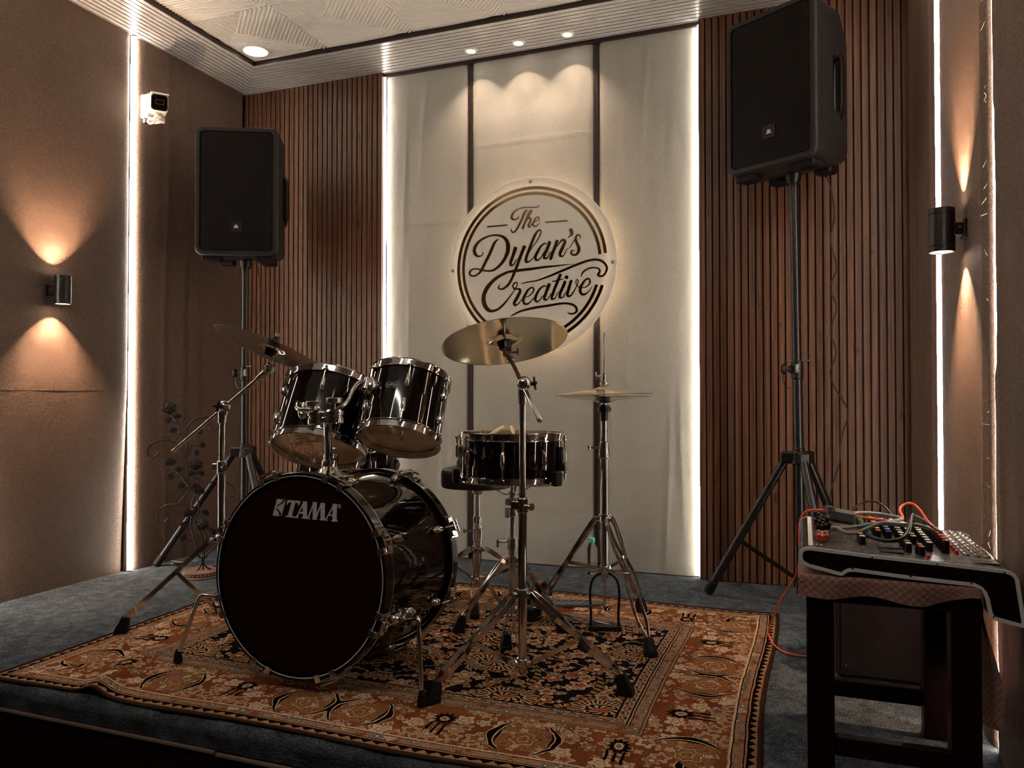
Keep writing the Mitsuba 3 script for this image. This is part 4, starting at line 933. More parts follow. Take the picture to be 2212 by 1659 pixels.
# ------------------------------------------------------------------ loudspeakers on tripod stands
SW_, SH_, SD_ = .381, .606, .33
principled('mat_speaker', proc(lambda p, n, uv: mi.Color3f(mix((.009, .007, .0068), (.014, .011, .0105), noise(p.x * 700, p.y * 700, p.z * 700)))), .42, 0, .36)
diffuse('mat_grille', (.003, .0015, .0013))
principled('mat_grille_metal', (.0075, .004, .0036), .45, 0.0, .25)
principled('mat_print_white', (.78, .76, .70), .5, 0, .3)
def grille_sheet(w, h, r, pitch, hole):
    """perforated steel: hexagonal cells with a round-ish hole in each"""
    a = pitch / math.sqrt(3); P = Polygon(rrect(w, h, r)).buffer(-pitch * .5)
    from shapely import contains_xy
    ys = np.arange(-h / 2, h / 2, pitch * math.sqrt(3) / 2); C = []
    for k, y in enumerate(ys):
        xs = np.arange(-w / 2, w / 2, pitch) + (pitch / 2 if k % 2 else 0); C.append(np.c_[xs, xs * 0 + y])
    C = np.vstack(C); C = C[contains_xy(P, C[:, 0], C[:, 1])]
    t = np.radians(np.arange(6) * 60 + 30); o = np.c_[a * np.cos(t), a * np.sin(t)]; i = np.c_[hole * np.cos(t), hole * np.sin(t)]
    v = (C[:, None, :] + np.vstack([o, i])[None]).reshape(-1, 2)
    f = []
    for k in range(6): f += [(k, (k + 1) % 6, 6 + (k + 1) % 6), (k, 6 + (k + 1) % 6, 6 + k)]
    F = (np.arange(len(C)) * 12)[:, None, None] + np.array(f)[None]
    return mk(np.c_[v[:, 0], v[:, 0] * 0, v[:, 1]], F.reshape(-1, 3))
def ring_xz(w, h, r, y, zc, n=7): q = rrect(w, h, r, n); return np.c_[q[:, 0], q[:, 0] * 0 + y, q[:, 1] + zc]
def speaker_parts():
    zc = SH_ / 2 + .012; f = -SD_ / 2
    body = loft([ring_xz(SW_ - .012, SH_ - .012, .030, f, zc), ring_xz(SW_, SH_, .034, f + .007, zc), ring_xz(SW_, SH_, .034, f + .066, zc), ring_xz(SW_ - .006, SH_ - .006, .034, f + .070, zc), ring_xz(SW_ - .010, SH_ - .014, .036, f + .18, zc), ring_xz(SW_ - .11, SH_ - .09, .05, -f, zc)])
    try:
        cut = trimesh.util.concatenate([cbox((SW_ / 2 - .050, f + .125, zc - .105), (SW_ / 2 + .05, f + .215, zc + .105), .008)])
        body.fix_normals(); body = trimesh.boolean.difference([body, cut], engine='manifold')
    except Exception as e: print('handle cut skipped', e)
    handle = sweep(spline([(SW_ / 2 - .022, f + .19, zc - .13), (SW_ / 2 - .002, f + .182, zc - .10), (SW_ / 2 + .003, f + .178, zc), (SW_ / 2 - .002, f + .182, zc + .10), (SW_ / 2 - .022, f + .19, zc + .13)], 24), rrect(.016, .024, .006, 3), up=(0, 1, 0))
    bez = Polygon(rrect(SW_ - .010, SH_ - .010, .032)).difference(Polygon(rrect(SW_ - .046, SH_ - .046, .018)))
    bezel = at(extr(bez, .007), (0, f + .0005, zc), (0, -1, 0), (1, 0, 0))
    bez2 = Polygon(rrect(SW_ - .036, SH_ - .036, .022)).difference(Polygon(rrect(SW_ - .044, SH_ - .044, .019)))
    P = [('cabinet', body, 'mat_speaker', 32), ('handle', handle, BLACK, 40), ('bezel', bezel, 'mat_speaker', False), ('bezel__lip', at(extr(bez2, .0085), (0, f + .0005, zc), (0, -1, 0), (1, 0, 0)), BLACK, False),
         ('grille_cloth', bx((0, f - .0012, zc), (SW_ - .044, .002, SH_ - .044)), 'mat_grille', False),
         ('grille', grille_sheet(SW_ - .046, SH_ - .046, .018, .0066, .0024).apply_translation((0, f - .0050, zc)), 'mat_grille_metal', False)]
    # little slots down the lit side band
    for s in (1, -1):
        sl = [at(extr(Polygon(rrect(.016, .0052, .0025, 3)), .0016), (s * (SW_ / 2 - .0006), f + .036, zc - .20 + i * .0176), (s, 0, 0), (0, .93, s * .0 + .36)) for i in range(23)]
        P.append(('side_vent', cat(sl), RUBBER, False))
    for x in (-1, 1):
        ft = cat(bx((x * .125, f + .055, .004), (.085, .07, .026), .006), *[bx((x * .125, f + .022 + i * .013, -.008), (.080 - .006 * i, .006, .010), .001) for i in range(5)])
        P.append(('foot', ft, RUBBER, False)); P.append(('foot', bx((x * .10, -f - .10, .022), (.07, .06, .04), .008), RUBBER, False))
    P.append(('pole_socket', cylr((0, 0, -.022), (0, 0, .016), .026, .032, 26, .002), BLACK, 40))
    bz = zc - SH_ / 2 + .135
    P.append(('badge', cat(at(extr(Polygon(rrect(.054, .050, .003)).difference(Polygon(rrect(.040, .034, .002))), .003), (0, f - .0052, bz), (0, -1, 0), (1, 0, 0)), at(extr(Polygon(rrect(.042, .036, .002)), .0018), (0, f - .0052, bz), (0, -1, 0), (1, 0, 0))), BLACK, False))
    t = meshkit.text_mesh('JBL', .0135, .0008, True); b = t.bounds; t.apply_scale([.022 / (b[1][0] - b[0][0]), 1, 1]); b = t.bounds; t.apply_translation((-(b[0][0] + b[1][0]) / 2, -(b[0][1] + b[1][1]) / 2, 0))
    P.append(('badge__lettering', at(t, (0, f - .0071, bz), (0, -1, 0), (1, 0, 0)), 'mat_print_white', False))
    return P
_sp = [(n, mikit.ply(m, mt, smooth=sm)) for n, m, mt, sm in speaker_parts()]
def speaker(key, pos, face, label):
    a = math.degrees(math.atan2(face[0], -face[1]))
    M = T().translate([float(v) for v in pos]).rotate([0, 0, 1], a)
    for n, d in _sp: copy(key + '__' + n, d, M)
    tag(key, label, 'speaker')
def speaker_stand(key, p, p_top, hub, top, feet, joint, label):
    p, q = A(*p, 0), A(*p_top, top)
    ax = unit(q - p)
    def on(z): return p + ax * (z / ax[2])
    obj(key + '__lower_tube', cylr(on(.05), on(joint), .0185, n=32), TUBEBLK)
    obj(key + '__upper_tube', cylr(on(joint - .05), on(top), .0172, n=32), TUBEBLK)
    obj(key + '__tube_collar', cat(cylr(on(joint - .060), on(joint + .012), .0222, n=32, ch=.003), bx(on(joint - .02) + A(-.022, -.004, 0), (.020, .018, .030), .004)), BLACK, 35)
    obj(key + '__knob', cat(cylr(on(joint - .02) + A(-.028, -.006, 0), on(joint - .02) + A(-.044, -.010, 0), .008), at(lathe([(0, 0), (.018, 0), (.0215, .004), (.0215, .012), (.017, .016), (0, .016)], 10), on(joint - .02) + A(-.042, -.0095, 0), (-1, -.24, 0))), BLACK, 30)
    obj(key + '__locking_pin', cylr(on(joint + .012) + A(-.030, .009, 0), on(joint + .012) + A(.052, -.020, 0), .0028, n=10), STEEL, 35)
    obj(key + '__pin_cord', tube(spline([on(joint + .01) + A(-.03, .01, 0), on(joint - .03) + A(-.052, .0, 0), on(joint - .085) + A(-.045, -.004, 0), on(joint - .095) + A(-.030, -.006, 0), on(joint - .07) + A(-.022, -.008, 0)], 20), .0014, 6), CABLE)
    t = meshkit.text_mesh('RMS', .011, .0006, True); t.apply_translation((-t.bounds[1][0] / 2, -t.bounds[1][1] / 2, 0)); t = sub(t, 1)
    t.apply_transform(trimesh.transformations.rotation_matrix(-math.pi / 2, (0, 0, 1)))
    d = unit(A(-on(joint)[0], -on(joint)[1], 0))
    obj(key + '__tube_collar__lettering', moved(on_cyl(t, .0224, 0, 0), frame(on(joint - .018), ax, d)), 'mat_print_white', False)
    h = on(hub)
    body = [cylr(on(hub - .030), on(hub + .022), .030, .027, 28, .003), cylr(on(hub + .018), on(hub + .034), .0225, n=28, ch=.002)]
    for f in feet:
        f = A(*f, 0); r = unit(f - p); body.append(at(bx((.036, 0, 0), (.064, .046, .048), .008), h + A(0, 0, -.004), (0, 0, 1), r))
    obj(key + '__hub', cat(body), BLACK, 35)
    low = on(.11)
    obj(key + '__brace_collar', cylr(low - A(0, 0, .018), low + A(0, 0, .018), .0245, n=26, ch=.003), BLACK, 35)
    for f in feet:
        f = A(*f, 0); r = unit(f - p); a = h + r * .052 + A(0, 0, -.014); b = f + A(0, 0, .016) - r * .004; d = unit(a - b)
        lg = obj(key + '__leg', cylr(b + d * .02, a, .0165, n=26), TUBEBLK)
        obj(lg + '__end_cap', cylr(b - d * .010, b + d * .046, .0195, .0185, 22, .003), RUBBER, 35)
        m = a * .40 + b * .60; e = low + r * .024
        obj(lg + '__brace', cat(ribbon(np.array([m, e]), .016, .005, unit(np.cross(np.cross(r, A(0, 0, 1)), unit(e - m)))), cylr(m - np.cross(r, A(0, 0, 1)) * .020, m + np.cross(r, A(0, 0, 1)) * .020, .0055, n=12)), BLACK, 35)
    tag(key, label, 'speaker stand')
LPX, LPY = -2.555, 3.075
speaker_stand('speaker_stand', (LPX, LPY), (LPX - .002, LPY), .555, 1.50, [(-2.925, 2.895), (-2.215, 2.87), (-2.545, 3.475)], .955, 'black tripod stand in the left corner, behind the iron flower ornament')
speaker('loudspeaker', (LPX, LPY, 1.470), (.427, -.9075), 'black loudspeaker on the stand in the left corner, facing the camera')
RPX, RPY = -.008, 3.232
speaker_stand('speaker_stand_001', (RPX, RPY), (RPX - .022, RPY - .002), .585, 1.70, [(-.373, 3.300), (.112, 2.878), (.235, 3.500)], .948, 'black tripod stand on the right, in front of the slats beside the mixer')
speaker('loudspeaker_001', (RPX - .022, RPY - .002, 1.682), (-.50, -.866), 'black loudspeaker high on the right-hand stand, turned to the left')
def cable(key, pts, r, label, mat=CABLE, n=140):
    obj(key, tube(spline(pts, n), r, 8), mat, True); tag(key, label, 'cable')
cable('speaker_cable', [(.060, 3.36, 1.72), (.100, 3.44, 1.725), (.118, 3.46, 1.656), (.126, 3.46, 1.556), (.111, 3.46, 1.479), (.125, 3.46, 1.40), (.131, 3.46, 1.340), (.109, 3.46, 1.27), (.131, 3.46, 1.19), (.108, 3.46, 1.089), (.130, 3.46, 1.005), (.107, 3.46, .923), (.138, 3.46, .832), (.174, 3.46, .750), (.158, 3.46, .690), (.144, 3.46, .62), (.137, 3.46, .542), (.105, 3.46, .42), (.11, 3.46, .2), (.10, 3.42, .006)], .0032, 'black cable hanging in waves down the slats behind the right loudspeaker')
cable('speaker_cable_001', [(-2.66, 3.26, 1.50), (-2.756, 3.42, 1.50), (-2.761, 3.44, 1.436), (-2.757, 3.44, 1.335), (-2.769, 3.44, 1.261), (-2.790, 3.44, 1.19), (-2.77, 3.44, .9), (-2.70, 3.40, .5), (-2.66, 3.30, .25), (-2.68, 3.2, .004)], .0022, 'thin black cable hanging behind the left loudspeaker stand')

# ------------------------------------------------------------------ round backlit sign
SGC, SGR = A(-1.227, 3.500, 1.450), .4268
scene['mat_acrylic'] = {'type': 'principledthin', 'base_color': rgb(.80, .775, .72), 'roughness': .35, 'diff_trans': .55, 'spec_trans': 0.0, 'eta': 1.49}
MS = frame(SGC, (0, -1, 0), (1, 0, 0))    # local x right, y up, z towards the room
def sg(m, mat, nm, sm=False, **k): return obj('round_sign__' + nm, moved(m, MS), mat, sm, **k)
sg(lathe([(0, -.007), (SGR - .001, -.007), (SGR, -.006), (SGR, -.001), (SGR - .001, 0), (0, 0)], 140), 'mat_acrylic', 'disc', 30)
SIGN = [[[-576,2441,27],[-579,2368,60],[-662,2301,64],[-801,2291,71],[-902,2345,108],[-919,2445,101],[-871,2572,93],[-749,2692,81],[-558,2790,71],[-265,2833,67],[334,2791,63],[431,2810,53],[482,2878,26]],[[-93,2685,27],[-196,2670,94],[-300,2491,114],[-455,2162,104],[-628,1850,84],[-749,1712,74],[-862,1672,67],[-937,1743,61],[-930,1857,24]],[[-351,1829,100],[-231,2128,100],[-76,2457,80],[9,2612,67],[91,2689,47],[115,2651,42],[69,2525,37],[-42,2373,33],[-162,2188,30]],[[-231,2112,33],[-94,2255,63],[35,2301,80],[61,2210,97],[-25,2031,97],[-73,1913,83],[-25,1865,60],[78,1941,37],[180,2063,30]],[[209,2064,30],[380,2128,41],[482,2233,50],[465,2315,50],[380,2309,53],[244,2171,75],[179,2014,83],[201,1908,76],[277,1868,56],[396,1916,43],[532,2067,20]],[[-2174,2043,69],[-1176,2048,68]],[[819,2028,69],[1879,2015,68]],[[-1610,1374,20],[-1730,1325,85],[-1845,1185,128],[-1960,946,146],[-2146,571,146],[-2298,300,141],[-2441,44,138],[-2530,-100,131],[-2674,-241,86],[-2817,-320,78],[-2998,-340,78],[-3125,-266,101],[-3150,-165,108],[-3071,-53,87],[-2944,7,73],[-2782,5,69],[-2602,-38,73],[-2387,-100,77],[-2119,-137,82],[-1889,-113,103],[-1659,14,119],[-1430,214,144],[-1237,497,169],[-1129,752,200],[-1106,996,203],[-1141,1194,183],[-1264,1399,144],[-1465,1533,105],[-1695,1594,85],[-1925,1603,77],[-2174,1564,76],[-2459,1460,95],[-2711,1295,121],[-2855,1089,156],[-2894,892,170],[-2836,732,147],[-2728,633,104],[-2584,619,60],[-2477,675,52],[-2434,752,45],[-2459,807,34]],[[-732,872,185],[-819,617,160],[-923,362,160],[-984,170,143],[-967,74,98],[-880,74,81],[-767,189,47],[-628,360,30]],[[-274,922,159],[-369,701,159],[-524,337,151],[-663,-29,143],[-767,-251,135],[-888,-521,126],[-1045,-790,122],[-1219,-969,110],[-1395,-1054,88],[-1535,-1060,78],[-1602,-999,78],[-1597,-909,54],[-1526,-831,17]],[[541,1687,74],[413,1641,99],[277,1457,119],[124,1128,130],[-13,798,130],[-116,545,133],[-189,316,142],[-163,185,103],[-77,180,75],[77,267,47],[213,404,37]],[[541,1687,63],[574,1596,55],[549,1469,53],[430,1252,50],[277,1037,43],[106,838,37],[-13,668,30]],[[878,987,26],[768,1015,58],[633,948,82],[481,765,124],[345,532,136],[291,366,130],[358,235,88],[484,274,58],[650,469,45],[799,680,35]],[[1004,1042,156],[953,893,156],[869,690,148],[756,462,142],[749,321,129],[832,284,77],[947,403,45],[1079,567,35]],[[1380,1080,155],[1305,869,155],[1171,558,155],[1066,269,148]],[[1388,847,26],[1538,1029,68],[1671,1118,89],[1767,1084,122],[1753,966,149],[1637,719,150],[1537,502,150],[1530,396,128],[1618,338,70],[1764,459,38],[1965,711,25]],[[2025,748,32],[2247,1089,39]],[[2068,1555,191],[2104,1465,181],[2117,1369,121],[2034,1280,73],[1935,1223,36]],[[2485,1120,29],[2529,1212,51],[2477,1295,67],[2379,1302,80],[2313,1212,100],[2313,1069,113],[2394,841,137],[2456,663,153],[2427,507,137],[2297,375,95],[2168,377,89],[2078,470,82],[2104,577,63],[2184,587,41],[2207,539,19]],[[2232,-59,9],[1764,-71,45],[1111,-101,83],[451,-134,107],[-9,-173,125],[-352,-185,130],[-697,-214,126],[-1045,-235,118],[-1395,-346,127],[-1747,-524,153],[-2012,-740,180],[-2243,-1009,203],[-2377,-1300,203],[-2402,-1573,216],[-2337,-1806,216],[-2212,-1998,197],[-2042,-2100,149],[-1825,-2100,119],[-1610,-2022,107],[-1396,-1860,100],[-1121,-1572,74],[-939,-1353,44],[-757,-1106,29]],[[-757,-1049,47],[-818,-1032,70],[-863,-959,70],[-827,-861,70],[-733,-781,64],[-643,-805,59],[-652,-941,44],[-733,-1045,44]],[[-818,-1046,65],[-637,-1098,70],[-486,-1133,99],[-492,-1232,140],[-576,-1398,152],[-721,-1647,152],[-794,-1786,141],[-757,-1878,100],[-667,-1862,73],[-516,-1741,41],[-381,-1591,29]],[[-246,-1526,26],[-67,-1478,46],[142,-1319,64],[210,-1153,69],[157,-1072,69],[23,-1088,75],[-156,-1276,116],[-291,-1524,134],[-318,-1707,134],[-240,-1832,105],[-97,-1838,81],[82,-1710,46],[245,-1535,29]],[[850,-1059,29],[733,-1017,57],[586,-1088,80],[408,-1303,121],[305,-1523,133],[290,-1663,127],[364,-1756,86],[497,-1695,49],[674,-1484,29]],[[976,-969,154],[888,-1216,149],[765,-1504,143],[741,-1643,120],[829,-1694,74],[946,-1610,40],[1093,-1408,26]],[[1538,-540,136],[1413,-825,136],[1238,-1233,137],[1122,-1535,131],[1113,-1640,114],[1194,-1672,68],[1325,-1544,40],[1485,-1343,26]],[[1146,-830,43],[1413,-783,57],[1688,-737,31]],[[1766,-885,136],[1644,-1170,136],[1520,-1469,130],[1519,-1594,108],[1600,-1620,68],[1730,-1507,40],[1875,-1306,25]],[[1847,-662,175],[1849,-665,175]],[[2070,-859,135],[1990,-1104,135],[1903,-1404,130],[1897,-1528,118],[1989,-1569,84],[2132,-1443,56],[2275,-1229,45],[2390,-1014,34],[2433,-879,34],[2390,-794,34],[2319,-845,34],[2319,-983,42],[2404,-1111,45],[2574,-1211,34]],[[2574,-1189,25],[2786,-1172,45],[2956,-1043,61],[2990,-881,72],[2928,-787,67],[2787,-829,78],[2617,-1026,117],[2517,-1268,140],[2537,-1421,128],[2644,-1516,100],[2814,-1475,67],[2955,-1345,39],[3082,-1173,17]],[[-395,-856,37],[-95,-791,57],[284,-757,58],[616,-680,74],[1438,-412,105],[2087,-184,108],[2568,-27,107],[2981,71,100],[3360,72,109],[3642,-68,105],[3791,-285,105],[3750,-527,105],[3609,-688,87],[3468,-702,74],[3384,-629,130],[3428,-540,106],[3469,-435,68],[3397,-338,68],[3233,-289,68],[3044,-287,69],[2790,-365,69],[2631,-495,69],[2573,-662,28]],[[-939,-2376,41],[-757,-2298,76],[-577,-2220,88],[-157,-2109,105],[408,-2019,115],[917,-1972,109],[1412,-1909,94],[1816,-1899,93],[2132,-1967,96],[2317,-2113,106],[2345,-2265,112],[2217,-2384,84],[2074,-2401,73],[1959,-2369,56],[1916,-2290,17]]]
def stroke_shape(pts):
    p = np.array(pts, float) * 1e-4
    if len(p) == 2: q = p[0] + (p[1] - p[0]) * np.linspace(0, 1, 12)[:, None]
    else:
        from scipy.interpolate import CubicSpline
        t = np.r_[0, np.cumsum(np.hypot(*np.diff(p[:, :2], axis=0).T))]; n = max(16, int(t[-1] / .0035)); s = np.linspace(0, t[-1], n)
        q = np.c_[CubicSpline(t, p[:, :2])(s), np.interp(s, t, p[:, 2])]
    segs = []
    for a, b in zip(q[:-1], q[1:]):
        segs.append(unary_union([Point(a[0], a[1]).buffer(max(a[2], .0008) / 2, 6), Point(b[0], b[1]).buffer(max(b[2], .0008) / 2, 6)]).convex_hull)
    return unary_union(segs)
words = {'lettering_the': SIGN[:7], 'lettering_dylans': SIGN[7:16], 'lettering_creative': SIGN[16:26], 'flourish': SIGN[26:]}
_all = [stroke_shape(s) for s in SIGN]
def words_of(a, b): return extr(unary_union(_all[a:b]).simplify(.00025), .0030)
sg(words_of(0, 5), GOLD, 'word'); sg(words_of(5, 7), GOLD, 'dash'); sg(words_of(7, 16), GOLD, 'word'); sg(words_of(16, len(_all) - 2), GOLD, 'word'); sg(words_of(len(_all) - 2, len(_all)), GOLD, 'flourish')
def arc_ring(r0, r1, a0, a1):
    t = np.radians(np.linspace(a0, a1, 150)); return Polygon(np.vstack([np.c_[r1 * np.cos(t), r1 * np.sin(t)], np.c_[r0 * np.cos(t[::-1]), r0 * np.sin(t[::-1])]]))
sg(extr(arc_ring(.3675, .382, 5.6, 342.6), .003), GOLD, 'ring'); sg(extr(arc_ring(.3415, .355, 5.4, 341.8), .003), GOLD, 'ring')
for a in (89.5, 180.4, -1.0, -90):
    c = A(.4055 * math.cos(math.radians(a)), .4055 * math.sin(math.radians(a)), 0)
    k = sg(cat(cylr(c + A(0, 0, -.052), c + A(0, 0, .004), .0078, n=24, ch=.001), bx(c + A(0, 0, .0044), (.010, .0016, .001))), STEEL, 'standoff_bolt', 30)
t = np.linspace(0, 2 * np.pi, 120)
sg(tube(np.c_[.385 * np.cos(t), .385 * np.sin(t), t * 0 - .020], .006, 8), 'mat_lamp_glass', 'backlight', True, emitter=emit(HALO))
tag('round_sign', 'round white acrylic sign with gold script lettering, backlit on the cream wall', 'sign')

# ------------------------------------------------------------------ security camera
cb = A(XL + .030, 2.850, 2.205)
obj('security_camera__junction_box', cat(bx(cb, (.052, .098, .112), .006), bx(cb + A(.028, 0, 0), (.008, .104, .118), .003)), WHITE, False)
for z in (.026, -.022):
    obj('security_camera__knockout', at(lathe([(.017, 0), (.016, .0015), (.013, .0015), (.011, 0)], 30), cb + A(-.002, -.049, z), (0, -1, 0)), WHITE, 30)
fc = A(-2.800, 2.770, 2.190); bk = A(-2.896, 2.846, 2.208); cd = unit(fc - bk)
Mc = frame(bk, cd, np.cross(A(0, 0, 1), cd))
L0 = np.linalg.norm(fc - bk)
rq = lambda w, h, z: np.c_[rrect(w, h, .014, 5), np.full(20, z)]
obj('security_camera__housing', moved(loft([rq(.086, .086, 0), rq(.084, .084, .02), rq(.076, .076, L0 - .004), rq(.072, .072, L0)]), Mc), WHITE, 35)
obj('security_camera__hood', moved(cat(loft([np.c_[rrect(.078, .006, .002, 5) + A(0, .0405), np.full(20, z)] for z in (.01, L0 + .012)])), Mc), WHITE, 35)
obj('security_camera__front_glass', moved(loft([rq(.070, .070, L0 - .002), rq(.070, .070, L0 + .004), rq(.066, .066, L0 + .006)]), Mc), LACQ, 35)
obj('security_camera__lens_window', moved(extr(Polygon(rrect(.036, .020, .004)).difference(Polygon(rrect(.0345, .0185, .0035))), .0004), Mc @ frame((0, .002, L0 + .0061))), STEEL, False)
obj('security_camera__bracket', cat(bx(cb + A(.040, -.010, -.062), (.07, .045, .020), .004), bx(cb + A(.085, -.045, -.058), (.03, .03, .018), .004)), WHITE, False)
obj('security_camera__cable', tube(spline([cb + A(.015, -.03, -.058), cb + A(.025, -.04, -.085), cb + A(.05, -.045, -.09), cb + A(.075, -.05, -.075), cb + A(.09, -.06, -.05)], 24), .0042, 8), WHITE, True)
obj('security_camera__gland', at(cat(lathe([(.008, -.012), (.015, -.012), (.015, .004), (.009, .008)], 20)), cb + A(-.002, -.03, -.068)), STEEL, 30)
tag('security_camera', 'white security camera with a black front, high on the left wall beside the LED strip', 'security camera')

# ------------------------------------------------------------------ wrought-iron rose ornament
IRON = principled('mat_iron', (.016, .010, .009), .45, .3, .5)
OB = A(-2.575, 2.812, 0); odir = unit(A(-OB[0], -OB[1], 0)); ox = unit(A(-odir[1], odir[0], 0)); ox = ox if ox[0] > 0 else -ox
SC_ = .000535
def op(u, v, d=0.0): return OB + ox * ((u - 503) * SC_) + A(0, 0, max((1548 - v) * SC_, .004)) + odir * d
def stem(pts, r=.0034, d=0.0, nm='stem'):
    obj('iron_ornament__' + nm, tube(spline([op(u, v, d + .006 * math.sin(i)) for i, (u, v) in enumerate(pts)], 14 * len(pts)), r, 8), IRON, True)
stem([(525, 1400), (522, 1310), (490, 1170), (450, 1080), (430, 960), (440, 880), (465, 835), (410, 790), (390, 690), (375, 560), (350, 490), (300, 425), (230, 387), (160, 387), (102, 420), (80, 478), (108, 525), (148, 512), (156, 476)])
stem([(500, 1395), (470, 1340), (448, 1230), (420, 1130), (425, 1030), (445, 950)], d=.006)
stem([(372, 510), (385, 440), (376, 370), (382, 300), (420, 232), (490, 195), (560, 190), (610, 220), (632, 265), (608, 302), (572, 298), (560, 275)], d=-.006)
stem([(372, 512), (402, 480), (415, 435), (425, 390)], .0026)
stem([(272, 398), (322, 345), (390, 275)], .003); stem([(320, 345), (325, 280), (300, 222), (262, 165)], .003)
stem([(458, 842), (482, 770), (466, 700), (456, 640)], .003); stem([(405, 790), (340, 690), (265, 600)], .003)
stem([(405, 795), (370, 850), (312, 928)], .003)
stem([(440, 1030), (410, 980), (370, 946), (310, 928), (240, 930), (182, 960), (157, 1010), (170, 1055), (205, 1070), (235, 1050), (234, 1025)])
stem([(478, 850), (492, 812), (540, 766), (610, 745), (690, 755), (748, 800), (765, 850), (744, 888)], d=-.01)
stem([(525, 1300), (540, 1225), (520, 1150)], .003); stem([(450, 1040), (480, 1000), (478, 930), (478, 850)], .003, -.006)
stem([(540, 1400), (560, 1350), (620, 1300), (690, 1285)], .003)
for pts in ([(510, 1390), (500, 1450), (465, 1500)], [(520, 1390), (530, 1455), (585, 1495)], [(515, 1390), (515, 1450), (520, 1510)]): stem(pts, .0036, 0, 'leg')
obj('iron_ornament__ferrule', cylr(op(515, 1425), op(515, 1385), .008, n=16), IRON)
def rose(u, v, r):
    c = op(u, v, .012); parts = []
    for ri, (n, s, dz) in enumerate(((6, 1.0, .0), (5, .66, .005), (3, .36, .009))):
        for i in range(n):
            a = 2 * math.pi * i / n + ri * .5; p = A(math.cos(a), math.sin(a)) * r * s * .52
            parts.append(ball((p[0], p[1], dz), 1, 8, (r * s * .46, r * s * .52, .0035 + .002 * ri)))
    parts.append(ball((0, 0, .012), r * .16, 8))
    obj('iron_ornament__rose', at(cat(parts), c, odir + A(0, 0, .15), (0, 0, 1)), IRON, 40)
for u, v, r in ((246, 110, .032), (455, 590, .031), (510, 1100, .028)): rose(u, v, r)
LEAF = Polygon([(0, 0), (.30, .16), (.42, .12), (.52, .24), (.66, .22), (.72, .36), (.62, .44), (.72, .52), (.56, .62), (.60, .74), (.40, .80), (.36, .92), (0, 1.12), (-.36, .92), (-.40, .80), (-.60, .74), (-.56, .62), (-.72, .52), (-.62, .44), (-.72, .36), (-.66, .22), (-.52, .24), (-.42, .12), (-.30, .16)])
leafm = extr(Polygon(np.array(LEAF.exterior.coords) * .026), .0016)
lv = np.asarray(leafm.vertices).copy(); lv[:, 2] += .10 * np.abs(lv[:, 0]); leafm.vertices = lv
for u, v, a, s in ((315, 205, 10, 1), (258, 228, 60, .9), (290, 318, 25, .95), (462, 330, -35, 1.2), (485, 432, -85, .9), (440, 500, -75, .9), (265, 600, 10, 1.4), (326, 655, 8, 1), (284, 692, 80, 1), (358, 785, 45, .95), (430, 692, 20, 1), (490, 690, -20, 1), (452, 800, 0, 1), (482, 850, -10, 1.35), (415, 1035, 25, 1.4), (522, 1025, -35, .95), (385, 1115, 60, 1.1), (380, 1225, 60, 1), (592, 1200, -40, .95)):
    M = frame(op(u, v, .006), odir, ox) @ frame((0, 0, 0), (0, 0, 1), (math.cos(math.radians(a)), math.sin(math.radians(a)), 0))
    m = leafm.copy(); m.vertices = m.vertices * s * .95; obj('iron_ornament__leaf', moved(m, M), IRON, False)
for a, b in (((300, 240), (315, 205)), ((300, 240), (262, 230)), ((318, 345), (290, 318)), ((420, 437), (485, 432)), ((378, 515), (440, 500)), ((335, 690), (326, 655)), ((335, 692), (284, 692)), ((405, 795), (358, 785)), ((468, 728), (432, 694)), ((472, 728), (490, 692)), ((453, 845), (452, 802)), ((462, 1042), (522, 1025)), ((418, 1160), (385, 1115)), ((445, 1240), (380, 1225)), ((535, 1240), (592, 1200))):
    obj('iron_ornament__twig', tube(np.array([op(*a), op(*b, .006)]), .0018, 6), IRON, True)
BASEM = principled('mat_carved_base', proc(lambda p, n, uv: mi.Color3f(mix((.085, .045, .032), (.24, .155, .115), fbm(p.x * 50, p.y * 50, p.z * 50, 3)))), .5, 0, .4)
obj('iron_ornament__base', at(lathe([(0, 0), (.084, 0), (.087, .004), (.084, .008), (.078, .009), (.077, .020), (.081, .022), (.080, .027), (.070, .030), (.060, .028), (0, .029)], 60), OB), BASEM, 30)
for i in range(30):
    a = 2 * math.pi * i / 30; obj('iron_ornament__base__bead', ball(OB + A(.078 * math.cos(a), .078 * math.sin(a), .0145), .0056, 7, (1.25, 1, .85), (0, 0, 1), (-math.sin(a), math.cos(a), 0)), BASEM, True)
tag('iron_ornament', 'wrought-iron rose ornament with curling stems on a carved round base, by the left wall', 'ornament')
pl_ = A(-2.850, 2.935, .018)
obj('power_plug__body', cat(cylr(pl_, pl_ + A(.045, .012, -.002), .013, .009, 18, .002), tube(spline([pl_ + A(.045, .012, -.002), pl_ + A(.09, .02, -.008), pl_ + A(.16, .0, -.012), pl_ + A(.22, .06, -.014), pl_ + A(.30, .15, -.014)], 30), .0035, 8)), CABLE, 40)
for o in (-.006, .006): obj('power_plug__prong', cylr(pl_ + A(-.018, -.005 + o * .3, o), pl_ + A(0, o * .3, o), .0022, n=10), STEEL)
tag('power_plug', 'black power plug lying on the carpet at the foot of the left wall', 'plug')

